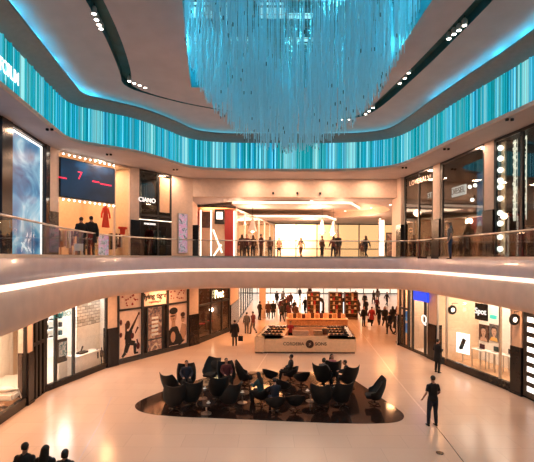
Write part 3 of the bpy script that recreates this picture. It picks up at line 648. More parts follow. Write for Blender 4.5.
# ---------------------------------------------------------------- upper corridor
UCL = [(-5.4,29.5),(-2.35,30.2),(-.8,38),(.9,45.6)]
X, W = frame(UCL, 197, 235.5, SL); CH = 3.85
room(X, W, CH, 4, 'shop_red', 'floor_up', 'shop_peach', 150, (1,.5,.3), nl=1)
t = thing('shopfront', 'red shopfront with white vertical light bars beside the corridor', 'shopfront', X)
xs = [loc(X, v, 230, 0).x for v in (200.5, 211, 234)]
MB().box(0,W,-.02,.1,CH-.12,CH).build('frame', 'blackmetal', t)
for v in xs: MB().box(v-.05,v+.05,-.08,0,.02,3.5).build('light_bar', 'lamp_pale', t)
a, b_ = [loc(X, v, 214, 0) for v in (214.5, 224)]
MB().box(a.x,b_.x,-.06,.06,2.5,3.6).build('sign_box', 'sign_black', t); MB().box(a.x+.12,b_.x-.12,-.08,-.06,2.85,3.4).build('sign_face', 'sign_white', t)
text('letters', 'M', .4, 'sign_black', t, T((a.x+b_.x)/2,-.09,3.1))
MB().box(b_.x+.05, xs[2]-.05, 0, .05, .05, 3.6).build('red_panel', 'shop_red', t); MB().box(xs[0]+.05, xs[1]-.05, 0, .05, 2.2, 3.4).build('brown_panel', 'darkwood', t)
a = loc(X, 213, 230, -.15); b_ = loc(X, 222, 253, -.15); c_ = loc(X, 213.5, 253, -.15)
MB().tube([(a.x,-.15,a.z),(b_.x,-.15,max(b_.z,.05))], .06, 8).tube([(c_.x,-.15,.1),(b_.x-.05,-.15,.95)], .06, 8).build('crossed_light', 'lamp_pale', t)
struct('pillar', MB().box(-6.5,-5.15,26.6,29.6,SL,9.84), 'wall')
X, W = frame(UCL, 236, 274, SL)
room(X, W, 3.7, 3, 'shop_peach', 'floor_up', 'shop_peach', 330, (1,.58,.36), nl=3)
for k in range(5):
    rack(X, 240+k*6.5, .8, 'clothes rack in the corridor shop, %s from the red shopfront' % ('first','second','third','fourth','last')[k], seed=60+k, cols=('c_brown','c_tan','c_maroon','c_whitecloth'))
shopfront(X, W, 3.7, 'pale glowing glass shopfront along the left of the upper corridor', [W*k/6 for k in range(1,6)], (), 'glass', sill=.05, w=.06, fm='whiteframe')
# ceiling trays with light coves
for k, (xa, xb, y, z) in enumerate([(.4,6.2,29.8,9.95),(-1.8,5.4,36.5,9.62)]):
    t = thing('ceiling_tray', ['nearer','farther'][k]+' dropped ceiling tray with glowing edge in the upper corridor', 'ceiling tray')
    MB().prism([(xa-3,y),(xb,y),(xb+1.4,y+3.2),(xa-3,y+3.2)], z, z+.22).build('panel', 'ceilwhite', t)
    MB().prism([(xa-3,y-.06),(xb+.03,y-.06),(xb+1.46,y+3.2),(xb+1.40,y+3.2),(xb,y),(xa-3,y)], z+.02, z+.2).build('edge_light', 'led_warm', t)
    MB().box(xa+2,xa+2.03,y+1.6,y+1.63,z+.22,10.34).build('hanger', 'steel', t)
    lamp(T((xa+xb)/2-1,y+1.6,z-.03), 4, 150, (1,.72,.5), 1.6)
# right side of corridor
struct('pillar', MB().box(8.3,8.95,24.9,26.6,SL,11), 'wall')
struct('trim_8', MB().box(8.25,8.75,24.75,25.6,SL,SL+2.1), 'plinth')
struct('wall_corridor', MB().add([(8.9,26.6,SL),(15.6,45.6,SL),(15.6,45.6,9.9),(8.9,26.6,9.9)], [(0,1,2,3)]), 'wall')
for k, (v, w_) in enumerate(((381.5,.5),(393,1.2))):
    pp = at(v, 230, 33+k*1.5); t = thing('advert_panel', ['slim glowing glass panel standing in the upper corridor','dark framed display case near the right pillar of the upper corridor'][k], 'panel', T(pp.x,pp.y,SL))
    MB().box(-w_/2,w_/2,-.06,.06,.0,[3.2,2.2][k]).build('frame', ['whiteframe','blackmetal'][k], t); MB().box(-w_/2+.06,w_/2-.06,-.075,-.06,.2,[3.1,2.1][k]).build('face', ['lamp_pale','warm_print'][k], t)
for k, (v, y) in enumerate(((252.5,29.2),(322,31),(333.5,31))):
    pp = at(v, 232, y+1.2); t = thing('cone_lamp', 'pale cone shaped hanging lamp, %s of three above the upper corridor' % ('leftmost','middle','rightmost')[k], 'lamp', T(pp.x,pp.y,0))
    MB().lathe([(.34,7.95),(.33,7.97),(.05,9.0),(.0,9.0)], 24).build('shade', 'whiteframe', t, smooth=True); MB().ball((0,0,7.98),.12).build('bulb', 'lamp_warm', t); MB().tube([(0,0,9.0),(0,0,10.3)],.012,6).build('cord', 'blackmetal', t)
# ---------------------------------------------------------------- upper floor, right side
X, W = frame(UR, 404.8, 433.8, SL)
room(X, W, UH, 4, 'shop_brown', 'wood_floor', 'shop_dark', 85, (1,.42,.17))
t = shopfront(X, W, UH, 'dark glass shopfront with curved row of pale letters, far right balcony', [W*.52], (), 'dark_glass', sill=.1, w=.05)
sg = thing('shop_sign', 'thin pale letters across the top of the far right glass front', 'sign', X @ T(0,-.09,0)); p = loc(X, 419.5, 180, -.09); text('letters', 'LOVERALVI', .40, 'paper', sg, T(p.x,0,p.z), w=1.15)
def glow(X, W):  # added points for the orange glow low in the shops, no fixtures
    for u in (.3, .75):
        l = bpy.data.lights.new('shop_fill', 'POINT'); l.energy = 45; l.color = (1,.48,.20); l.shadow_soft_size = .08
        o = bpy.data.objects.new('shop_fill', l); C.objects.link(o); o.matrix_basis = X @ T(W*u,2.2,1.9)
def shelves(X, W, d, z0, n, label, m='wood', es='lamp_pale'):
    for k in range(n):
        t = thing('wall_shelf', label % ('lowest','middle','upper','top')[k], 'shelf', X @ T(.2,d,z0+k*.55)); MB().box(0,W-.4,0,.4,-.04,0).build('board', m, t); MB().box(0,W-.4,-.02,0,-.05,.0).build('edge_light', es, t)
shelves(X, W, 3.4, 1.0, 3, 'lit shelf in the far right upper shop, %s'); glow(X, W)
p = loc(X, 431, 194.5, .2); t = thing('reflected_word', 'small white reflected word built behind the far right glass', 'sign', X @ T(p.x,.2,p.z)); MB().box(-.4,.4,0,.06,-.2,.2).build('box', 'sign_black', t); text('letters', 'STR', .4, 'sign_white', t, T(0,-.02,0))  # reflection of a word, built as a box with glowing letters
pilaster(UR, 433.8, 440.5, SL, SL+UH)
X, W = frame(UR, 440.5, 485, SL)
room(X, W, UH, 4, 'shop_brown', 'wood_floor', 'shop_dark', 65, (1,.42,.17))
t = shopfront(X, W, UH, 'dark glass shopfront with white word sign, middle of the right balcony', [W*.05], (), 'dark_glass', sill=.1, w=.05)
p0 = loc(X, 451, 192, .1); p1_ = loc(X, 465, 188, .1); t = thing('shop_sign', 'bright white oblong word sign in the middle right shop window', 'sign', X @ T((p0.x+p1_.x)/2,.1,(p0.z+p1_.z)/2))
h_ = (p1_.x-p0.x)/2; MB().box(-h_,h_,0,.08,-.24,.24,b=.02).build('box', 'sign_white', t); text('letters', 'DIESEL', .40, 'c_grey', t, T(0,-.02,0))
shelves(X, W, 3.4, 1.0, 3, 'lit shelf in the middle right upper shop, %s'); glow(X, W)
for k, (v, y) in enumerate(((469.5,186),(475,184.5),(472,199))):
    p = loc(X, v, y, 1.0); t = thing('ceiling_spot', 'small white spot lamp beside the word sign, %s' % ('left','right','lowest')[k], 'lamp', X @ T(p.x,1.0,p.z)); MB().ball((0,0,0),.09,10,8).build('bulb', 'lamp_spot', t); MB().tube([(0,0,.08),(0,0,UH-p.z-.03)],.012,6).build('stem', 'blackmetal', t)
p = loc(X, 480.5, 200, 1.0); tag(MB().box(-.3,.3,0,.05,-1.2,1.4).build('banner', 'blue_picture', None, X @ T(p.x,1.0,p.z)), 'tall teal and white lit picture panel behind the middle right glass', 'banner')
pilaster(UR, 485.2, 494.5, SL, SL+UH)
X, W = frame(UR, 494.8, 590, SL)
room(X, W, UH, 4, 'shop_dark', 'plinth', 'shop_dark', 35, (1,.8,.6), nl=2)
t = shopfront(X, W, UH, 'tall dark glass shopfront with bulb column at the right edge', [loc(X,522,200,0).x], (), 'dark_glass', sill=.1, w=.05)
lt = thing('bulb_column', 'vertical column of large round glowing bulbs in the right shop window', 'lamp', X)
MB().box(loc(X,498.5,200,.2).x-.28,loc(X,498.5,200,.2).x+.28,.27,.33,.1,UH-.1).build('backing', 'cream_panel', lt)
for y in (147,157.5,169,179.5,186,197.5,212,222.5,236,248):
    p = loc(X, 499.5, y, .12); MB().ball((p.x,.14,p.z), .12, 14, 10).build('bulb', 'lamp_white', lt, smooth=True)
random.seed(11)
lc = thing('light_curtain', 'hanging curtain of tiny sparkling lights behind the right edge glass', 'lights', X)
for k in range(14):
    v = random.choice([513,515,517.5,521,524,526.5])+random.uniform(-1,1); p = loc(X, v, 170, .7); mb = MB()
    mb.tube([(p.x,.7,UH-.05),(p.x,.7,1.6)],.008,5)
    z = UH-.2
    while z > 1.7: mb.box(p.x-.018,p.x+.018,.66,.70,z,z+random.uniform(.03,.14)); z -= random.uniform(.14,.5)
    mb.build('light_string', 'lamp_pale', lc)
for k in range(3):
    p = loc(X, 508+k*9, 240, 1.2); rack(X, 508+k*9, 1.2+k*.1, 'clothes rack in the dark right edge shop, %s of three' % ('left','middle','right')[k], seed=20+k, cols=('c_charcoal','c_black','c_grey','c_navy','c_whitecloth'))
t = thing('display_light', 'bright shelf light strip low in the right edge shop', 'lamp', X @ T(loc(X,520,217,1.8).x,1.8,2.15)); MB().box(-.9,.9,0,.3,-.03,.0).build('shelf', 'steel', t); MB().box(-.88,.88,.02,.06,.02,.32).build('light', 'lamp_white', t)
for k, v in enumerate((450.5, 412, 428)):
    X2 = frame(UR, 440.5, 485, SL)[0] if k == 0 else frame(UR, 404.8, 433.8, SL)[0]
    rack(X2, v, 1.0, 'gold clothes rack behind the %s glass of the right balcony' % ('middle','far left','far right')[k], seed=30+k, cols=('c_tan','c_brown','c_whitecloth','c_red'))
rack(frame(UR, 440.5, 485, SL)[0], 470, 1.0, 'gold clothes rack with pale garments under the teal banner', seed=40, cols=('c_tan','c_whitecloth','c_grey'))
# ---------------------------------------------------------------- glass balustrade
R = offset(O, -.10); L = [0]
rl = thing('glass_railing', 'glass balustrade with steel handrail following the balcony edge', 'railing')
sel = [i for i in range(len(R))]
mb = MB(); mb.tube([(x,y,SL+1.06) for x,y in R]+[(R[0][0],R[0][1],SL+1.06)], .032, 10); mb.build('handrail', 'steel', rl, smooth=True)
sw = sweep(R, [(-.03,SL),(-.03,SL+.10),(.03,SL+.10),(.03,SL)]); sw.build('base_channel', 'steel', rl)
acc = []; cur = [Vector(R[0]+(0,))]; run = 0
pts = [Vector(p+(0,)) for p in R]+[Vector(R[0]+(0,))]
dense = []
for a, b in zip(pts, pts[1:]):
    n = max(1, int((b-a).length/.1)); dense += [a.lerp(b, k/n) for k in range(n)]
dense.append(pts[-1]); seg = [dense[0]]; d = 0
for a, b in zip(dense, dense[1:]):
    d += (b-a).length; seg.append(b)
    if d > 1.5:
        if seg[0].y > 3: acc.append(seg)
        seg = [b]; d = 0
for sgm in acc:
    q = sgm[::4]+([sgm[-1]] if (len(sgm)-1)%4 else []); mb = MB()
    q = [q[0].lerp(q[1],.03)]+q[1:-1]+[q[-1].lerp(q[-2],.03)]
    mb.v = [(p.x,p.y,z) for p in q for z in (SL+.10, SL+1.03)]; mb.f = [(2*i,2*i+2,2*i+3,2*i+1) for i in range(len(q)-1)]; mb.mi = [0]*len(mb.f)
    mb.build('glass_panel', 'rail_glass', rl)
# ---------------------------------------------------------------- ceiling lamps
sp_pts = [(93,14),(95.5,20),(98,25),(100,29),(128.5,81.5),(133.5,83.5),(139,85.5),(144.5,88),(463.5,24),(458,29),(453,33),(448,37.5),(408,72),(404,77.5),(399,82.5),(372.5,107),(368.5,110.5),(365,113.5),(341.5,119),(348,119)]
def spot_thing(P, label, group, r=.075, up=.24):
    t = thing('track_spot', label, 'spotlight', T(*P), group)
    MB().lathe([(r,-.02),(r*1.1,0),(r*1.1,.14),(r*.6,.2),(0,.2)], 16).build('housing', 'whiteframe', t, smooth=True)
    MB().lathe([(r*.85,-.024),(r*.85,-.01),(0,-.01)], 16).build('lens', 'lamp_spot', t); MB().tube([(0,0,.2),(0,0,up)], .012, 6).build('stem', 'blackmetal', t)
nm = ['nearest','second','third','farthest']
for i, (x, y) in enumerate(sp_pts):
    Y = F*(CZ+.0-EYE)/(HZ-y); p = at(x, y, Y)
    if i < 4: l = 'spotlight in the left ceiling slot at the top, %s of four' % nm[i]
    elif i < 8: l = 'spotlight at the bend of the left ceiling slot, %s of four from the left' % ('first','second','third','last')[i-4]
    elif i < 12: l = 'spotlight high in the right ceiling slot, %s of four' % nm[i-8]
    elif i < 15: l = 'spotlight midway along the right ceiling slot, %s of three' % nm[i-12]
    elif i < 18: l = 'spotlight at the far end of the right ceiling slot, %s of three' % nm[i-15]
    else: l = 'spotlight beside the hanging rods past the right slot, %s one' % ('left','right')[i-18]
    spot_thing((p.x,p.y,CZ), l, 'spotlights in the ceiling slots', up=.3)
for i, (x, y) in enumerate([(49,129.5),(108.5,154.5),(175,169.5),(404,166.5),(446,147.5),(509,117.5)]):
    Y = F*(11-EYE)/(HZ-y); p = at(x, y, Y)
    t = thing('soffit_fixture', 'small dark twin fixture under the %s soffit, %s' % (('left','right')[i > 2], ('nearest','middle','farthest')[i%3 if i < 3 else 5-i]), 'fixture', T(p.x,p.y,11), 'twin fixtures under the soffit')
    for s in (-.09,.09): MB().lathe([(.05,-.08),(.06,-.07),(.06,0),(0,0)], 12, T(s,0,0)).build('head', 'plinth', t)
for i, v in enumerate((273, 297, 320)):
    p = at(v, 193, 25.55); t = thing('beam_spot', 'small black spot under the corridor beam, %s of three' % ('left','middle','right')[i], 'fixture', T(p.x,25.55,p.z), 'black spots on the beam')
    MB().lathe([(.06,-.08),(.07,-.06),(.07,.06),(0,.08)], 12).build('head', 'sign_black', t); MB().box(-.03,.03,0,.06,-.02,.04).build('bracket', 'blackmetal', t)
random.seed(5)
for i, (x, y) in enumerate([(311,207),(358,208),(371,213),(380,218),(390,204),(345,216)]):
    Y = F*(9.84-EYE)/(HZ-y); p = at(x, y, Y); t = thing('downlight', 'tiny recessed downlight in the upper corridor ceiling', 'downlight', T(p.x,p.y,9.83 if ((p.x-1.8)/8.2)**2+((p.y-33.5)/6.6)**2 > 1 else 10.34), 'corridor downlights')
    MB().lathe([(.10,-.015),(.10,0),(0,0)], 14).build('trim', 'whiteframe', t); MB().lathe([(.075,-.02),(.075,-.015),(0,-.015)], 14).build('lens', 'lamp_spot', t)
# forum lettering on the frieze
Pf2 = offset(U, .02); best = None
sg = thing('frieze_letters', 'white capital letters mounted on the left of the cyan frieze', 'sign'); xx = 17.5
for ch, x in zip('FORUM', (.5, 4.5, 8.5, 12.0, 15.9)):
    h0 = hit([p for p in reversed([q for q in Pf2 if q[0] < -4 and q[1] > 2])], x) if False else None
    P_ = sorted([q for q in Pf2 if q[0] < -4 and q[1] > 4], key=lambda q: q[1]); a = hit(P_, x-.6); b = hit(P_, x+.6); d = (b-a)
    text('letter', ch, .58, 'sign_white', sg, Matrix.Translation(((a.x+b.x)/2,(a.y+b.y)/2,11.67)) @ rot(math.atan2(d.y,d.x)) @ Matrix.Diagonal((.72,1,1,1)), ext=.008, bold=.006)
# ---------------------------------------------------------------- the hanging sculpture of rods
ch = thing('rod_chandelier', 'huge bowl shaped cascade of cyan hanging rods under the skylight', 'chandelier', T(.75,12.6,0))
random.seed(21)
unit = MB(); unit.tube([(0,0,0),(0,0,1)], .0075, 5); 
rods = []
tries = 0
while len(rods) < 2500 and tries < 80000:
    tries += 1
    x = random.uniform(-3.5,3.8); y = random.uniform(-7.5,4.2)
    a = 3.7; b_ = 4.1 if y > 0 else 7.0
    rr = (x/a)**2+(y/b_)**2
    if rr > 1: continue
    band = math.sin(x*2.3+math.sin(y*1.1)*1.7+y*.6)
    if random.random() > .30+.70*max(0, band): continue
    zb = 14.4-4.95*math.sqrt(1-rr)+random.uniform(-.12,.25)
    if random.random() < .22: zb += random.uniform(.3,1.6)
    wx = x+.75; wy = y+12.6
    if not (-2.3-(wy-11)*.17 < wx < 4.62 and 4 < wy < 16.85) : continue
    rods.append((x,y,zb,min(14.70,zb+random.uniform(1.2,2.6))))
rods.sort(key=lambda r: (r[0]+.75)**2+(r[1]+12.6)**2+0*r[2])
vis = [r for r in rods if (r[2]-6)/(r[1]+12.6) < .60]
first = vis[:100]; fs_ = set(first)
um = None
wires = MB()
for x, y, z, zt_ in first:
    if um is None: o = unit.build('rod', 'rod', ch, smooth=True); um = o
    else: o = um.copy(); C.objects.link(o)
    o.location = (x,y,z); o.scale = (1,1,zt_-z)
mb = MB(); tips = MB()
for x, y, z, zt_ in rods:
    if (x,y,z,zt_) not in fs_: mb.tube([(x,y,z),(x,y,zt_)], .010, 4)
    wires.tube([(x,y,zt_),(x,y,14.70)], .002, 3)
    if random.random() < .07: tips.tube([(x,y,z-.05),(x,y,z+.03)], .013, 5)
tag(mb.build('rod_cluster', 'rod', ch), kind='stuff'); tag(tips.build('rod_tip', 'rod_tip', ch), kind='stuff'); tag(wires.build('wire', 'steel', ch), kind='stuff')
mb = MB()
for k in range(16): mb.tube([(-3.2,-7.6+k*.78,14.7),(3.6,-7.6+k*.78,14.7)], .015, 4)
mb.build('hanging_frame', 'steel', ch)
# ---------------------------------------------------------------- people
POSES = {}
def pose(name, lean=0, hipz=.93, legs=None, arms=None, hy=0):
    POSES[name] = dict(lean=lean, hipz=hipz, legs=legs, arms=arms, hy=hy)
# joints: hip, knee, ankle ; shoulder-relative elbow and wrist are absolute points
ST = [((-.09,0,.90),(-.10,.015,.50),(-.105,-.02,.09)), ((.09,0,.90),(.10,.015,.50),(.105,-.02,.09))]
pose('stand', legs=ST, arms=[((-.25,-.03,1.15),(-.27,.05,.90)), ((.25,-.03,1.15),(.27,.05,.90))])
pose('phone', legs=ST, arms=[((-.24,-.02,1.16),(-.10,.22,1.18)), ((.24,-.02,1.16),(.08,.24,1.20))])
pose('hip', legs=[((-.09,0,.90),(-.13,.03,.50),(-.17,-.02,.09)), ((.09,0,.90),(.10,.0,.50),(.11,-.03,.09))], arms=[((-.27,-.05,1.17),(-.33,.06,.96)), ((.23,-.03,1.17),(.19,.14,1.02))])
pose('walk', lean=.05, legs=[((-.09,0,.90),(-.09,.17,.51),(-.08,.20,.10)), ((.09,0,.90),(.09,.02,.49),(.09,-.30,.17))], arms=[((-.24,-.12,1.16),(-.24,-.20,.92)), ((.24,.06,1.16),(.22,.24,.98))])
pose('stride', lean=.06, legs=[((-.09,0,.90),(-.10,.02,.49),(-.10,-.26,.15)), ((.09,0,.90),(.10,.14,.51),(.10,.22,.10))], arms=[((-.24,.06,1.16),(-.21,.22,.97)), ((.25,-.12,1.16),(.26,-.18,.92))])
pose('sit', lean=-.10, hipz=.50, legs=[((-.10,0,.50),(-.14,.44,.50),(-.14,.46,.09)), ((.10,0,.50),(.14,.44,.50),(.14,.50,.09))], arms=[((-.25,.02,.76),(-.16,.26,.66)), ((.25,.02,.76),(.16,.26,.66))])
pose('sit_read', lean=.22, hipz=.50, legs=[((-.10,0,.50),(-.14,.44,.50),(-.12,.40,.09)), ((.10,0,.50),(.15,.44,.50),(.16,.52,.09))], arms=[((-.24,.22,.78),(-.08,.44,.78)), ((.24,.22,.78),(.08,.44,.78))])
def remesh(mb, vox, smooth=2):
    o = mb.build('tmp', 'skin'); md = o.modifiers.new('r', 'REMESH'); md.mode = 'VOXEL'; md.voxel_size = vox
    s_ = o.modifiers.new('s', 'SMOOTH'); s_.iterations = smooth; s_.factor = .5
    me = bpy.data.meshes.new_from_object(o.evaluated_get(bpy.context.evaluated_depsgraph_get())); bpy.data.objects.remove(o)
    me.polygons.foreach_set('use_smooth', [True]*len(me.polygons)); me.materials.clear(); return me
def spine(p, z):     # point on the leaning trunk at standing-equivalent height above the hip
    h = z-.93; return Vector((0, p['hy']+math.sin(p['lean'])*h, p['hipz']+math.cos(p['lean'])*h))
CACHE = {}
def part_mesh(kind, ps, opt=''):
    key = (kind, ps, opt)
    if key in CACHE: return CACHE[key]
    p = POSES[ps]; S = lambda z: spine(p, z); mb = MB(); hd = S(1.635)+Vector((0,.02,0)); sit = ps.startswith('sit')
    sh = [S(1.40)+Vector((sx*.172,0,0)) for sx in (-1,1)]
    def arm(g, upto=1.0, glove=False):
        for s_, (e, w_) in zip(sh, p['arms']):
            e = Vector(e); w_ = Vector(w_); inn = s_*.5+S(1.385)*.5
            if upto >= 1: mb.tube([inn, s_, s_.lerp(e,.5), e, e.lerp(w_,.35), w_], [.052+g,.052+g,.045+g,.038+g,.038+g,.027+g], 10)
            else: mb.tube([inn, s_, s_.lerp(e,.5), s_.lerp(e,.75)], [.050+g,.052+g,.044+g,.040+g], 10)
            mb.ball(s_, .052+g); mb.tube([S(1.49)+Vector((0,-.01,0)), s_*.5+S(1.455)*.5, s_], [.048+g*.6,.045+g*.7,.045+g], 10)
    def torso(g, lo=.86, hi=1.50):
        zs = [(.86,.150,.105),(.95,.165,.115),(1.08,.140,.100),(1.25,.160,.115),(1.36,.175,.110),(1.43,.155,.090),(1.475,.105,.075),(1.50,.062,.062)]
        q = [(z,a,b) for z,a,b in zs if lo-.001 <= z <= hi+.001]; mb.tube([S(z) for z,_,_ in q], [(a+g,b+g) for _,a,b in q], 14)
    def legs(g, n=1.0):
        for h, k, a in p['legs']:
            h = Vector(h); k = Vector(k); a = Vector(a)
            mb.tube([h+Vector((0,0,.03)) if not sit else h-Vector((0,.06,0)), h.lerp(k,.35), k, k.lerp(a,.35), a], [.085+g,.082+g,.055+g,.055+g,.036+g*1.3], 10); mb.ball(k, .054+g)
    if kind == 'body':
        torso(0); mb.tube([S(1.45), S(1.56), hd], [.060,.056,.058], 10); arm(0); legs(0)
        mb.ball(hd+Vector((0,-.005,.03)), (.075,.095,.092), 16, 12); mb.ball(hd+Vector((0,.03,-.045)), (.055,.06,.06), 14, 10)
        mb.tube([hd+Vector((0,.085,.03)), hd+Vector((0,.112,-.005)), hd+Vector((0,.09,-.02))], [.010,.016,.010], 8)
        for sx in (-1,1): mb.ball(hd+Vector((sx*.078,-.005,.005)), (.012,.022,.032))
        for h, k, a in p['legs']: a = Vector(a); mb.tube([a, a+Vector((0,.0,-.04)), a+Vector((0,.10,-.06))], [.036,.036,.028], 8)
        for s_, (e, w_) in zip(sh, p['arms']):
            w_ = Vector(w_); d = (w_-Vector(e)).normalized(); mb.tube([w_-d*.02, w_+d*.045, w_+d*.085], [(.026,.022),(.038,.018),(.036,.014)], 10)
        me = remesh(mb, .014)
        # fingers, thumb, eyes and mouth join the same mesh
        ex = MB(); em = []
        for sx, (s_, (e, w_)) in zip((-1,1), zip(sh, p['arms'])):
            w_ = Vector(w_); d = (w_-Vector(e)).normalized(); side = Vector((1,0,0)); side = (side-side.dot(d)*d).normalized(); nrm = d.cross(side)
            if nrm.y < 0: nrm = -nrm
            for k, ln in enumerate((.068,.078,.074,.058)):
                b0 = w_+d*.075+side*(-.028+.0185*k); mb_ = b0+d*ln*.45+nrm*.008; tp = b0+d*ln*.85+nrm*.034
                ex.tube([b0-d*.02, b0+d*.01, mb_, tp], [.0095,.0095,.0088,.0068], 7)
            tb = w_+d*.02-side*sx*.03; ex.tube([tb+side*sx*.012, tb-side*sx*.012+d*.025+nrm*.012, tb-side*sx*.012+d*.055+nrm*.026], [.012,.0105,.008], 7)
        nf = len(ex.f); ex.m = 1
        for sx in (-1,1): ex.ball(hd+Vector((sx*.03,.086,.032)), (.013,.008,.008), 8, 6)
        ex.m = 2; ex.ball(hd+Vector((0,.090,-.052)), (.024,.008,.007), 8, 6)
        bm = bmesh.new(); bm.from_mesh(me); bv = [bm.verts.new(v) for v in ex.v]
        for f, mi in zip(ex.f, ex.mi):
            try: q = bm.faces.new([bv[i] for i in f]); q.material_index = mi; q.smooth = True
            except ValueError: pass
        bm.to_mesh(me); bm.free(); me.materials.append(M['skin']); me.materials.append(M['eye']); me.materials.append(M['lip'])
    elif kind == 'top':
        long_ = 'tee' not in opt; g = .022 if long_ else .014
        if 'coat' in opt: g = .034
        torso(g, .95 if not sit else .86, 1.475); arm(g, 1.0 if long_ else .5)
        if not sit:
            if 'coat' in opt: mb.tube([S(1.0), (0,0,.82), (0,0,.62)], [(.17+g*.6,.12+g*.6),(.19+g,.15+g),(.21+g,.17+g)], 14)
            else: mb.tube([S(1.0), S(.90)], [(.165+g,.118+g),(.170+g,.122+g)], 14)
        me = remesh(mb, .018)
    elif kind == 'trousers':
        torso(.012, .86, 1.08); legs(.016)
        if not sit: mb.ball(Vector((0,0,.88)), (.165,.12,.10))
        me = remesh(mb, .018)
    elif kind == 'shoes':
        for h, k, a in p['legs']:
            a = Vector(a); a.z = a.z-.0
            mb.tube([a+Vector((0,-.05,-.055)), a+Vector((0,.0,-.052)), a+Vector((0,.09,-.062)), a+Vector((0,.17,-.07))], [(.036,.030),(.042,.036),(.046,.026),(.034,.018)], 10); mb.tube([a+Vector((0,0,.02)), a+Vector((0,.005,-.05))], .045, 10)
        me = remesh(mb, .013)
    elif kind == 'hair':
        c = hd+Vector((0,-.02,.045)); mb.ball(c, (.084,.098,.090), 16, 12)
        if opt == 'long': mb.tube([c+Vector((0,-.02,.02)), hd+Vector((0,-.055,-.06)), S(1.44)+Vector((0,-.085,0)), S(1.28)+Vector((0,-.14,0))], [(.088,.08),(.11,.07),(.125,.05),(.10,.03)], 12)
        elif opt == 'bob': mb.tube([c+Vector((0,-.02,.01)), hd+Vector((0,-.045,-.07))], [(.088,.085),(.092,.07)], 12)
        else: mb.tube([c, hd+Vector((0,-.055,-.035))], [(.08,.085),(.065,.05)], 12)
        me = remesh(mb, .014, 3)
        bm = bmesh.new(); bm.from_mesh(me)      # open the face
        kill = [v for v in bm.verts if v.co.y > hd.y+.045 and v.co.z < hd.z+.065]
        bmesh.ops.delete(bm, geom=kill, context='VERTS'); bm.to_mesh(me); bm.free()
    CACHE[key] = me; return me
def add_part(t, name, me, m):
    if not me.materials: me.materials.append(M['c_black'])
    o = bpy.data.objects.new(name, me); C.objects.link(o); o.parent = t
    o.material_slots[0].link = 'OBJECT'; o.material_slots[0].material = M[m]; return o
def person(label, ps, X, top='c_black', bot='c_charcoal', opt='', hair='short', hm='hair_black', skin='skin', group=None, sc=1.0, name='person', shoes='c_black'):
    t = thing(name, label, 'person' if name == 'person' else name, X @ Matrix.Scale(sc, 4), group)
    add_part(t, 'body', part_mesh('body', ps), skin)
    add_part(t, 'coat' if 'coat' in opt else ('t_shirt' if 'tee' in opt else 'jacket'), part_mesh('top', ps, opt), top)
    add_part(t, 'trousers', part_mesh('trousers', ps), bot)
    add_part(t, 'shoes', part_mesh('shoes', ps), shoes)
    if hair: add_part(t, 'hair', part_mesh('hair', ps, hair), hm)
    return t
def bag(X, m, label, s=1.0):
    t = thing('shopping_bag', label, 'bag', X @ Matrix.Scale(s, 4))
    MB().prism([(-.16,-.06),(.16,-.06),(.14,.06),(-.14,.06)], 0, .34).build('body', m, t); MB().tube([(-.08,0,.34),(-.06,0,.45),(.06,0,.45),(.08,0,.34)], .008, 6).build('handle', 'c_black', t); return t
def G(x, y, r=0, z=0): p = gp(x, y); return T(p[0], p[1], z) @ rot(r)
# facing: 0 = away from the photographer, PI = towards
person('man in black t-shirt and dark trousers walking away alone on the pale floor', 'hip', G(433.5,425,.12), 'c_black', 'c_navy', 'tee', sc=1.02)
person('person in long dark coat standing by the right hand shop windows', 'phone', G(438,372,-1.2), 'c_black', 'c_black', 'coat'); 
q = gp(441.5,371); bag(T(q[0],q[1],.42) @ rot(.5), 'c_charcoal', 'dark bag carried by the person at the right shop windows')
person('dark haired man in grey top, leftmost of the three heads at the bottom edge', 'stand', T(-5.55,9.2,0) @ rot(.05), 'c_charcoal', 'c_navy', '', hair='short', sc=.97)
person('long haired woman in dark top, middle of the three heads at the bottom edge', 'stand', T(-5.02,9.1,0) @ rot(-.05), 'c_black', 'c_denim', '', hair='long', sc=.965)
person('shorter person in dark jacket, rightmost of the three heads at the bottom edge', 'stand', T(-4.6,9.15,0), 'c_charcoal', 'c_black', '', hair='bob', sc=.90)
person('dark coated person with a bag walking near the left restaurant front', 'stand', G(235,346,.3), 'c_black', 'c_black', 'coat'); q = gp(241,345.5); bag(T(q[0],q[1],.30), 'c_black', 'black bag held by the person near the restaurant')
person('person in maroon top and grey trousers walking by the white left shopfront', 'walk', G(253.5,334,.8), 'c_maroon', 'c_grey'); person('slim person in black turning beside the white left shopfront', 'hip', G(260,320,-.9), 'c_black', 'c_black', hair='bob', sc=1.02)
person('person in grey beside the far posts on the left of the corridor', 'stand', G(247,333.5,.3), 'c_grey', 'c_grey', sc=.95)
person('left one of two dark figures side by side in the far left corridor', 'walk', G(268.5,319,PI), 'c_brown', 'c_black', 'coat'); person('right one of two dark figures side by side in the far left corridor', 'stride', G(273.5,318.5,PI), 'c_black', 'c_black', 'coat')
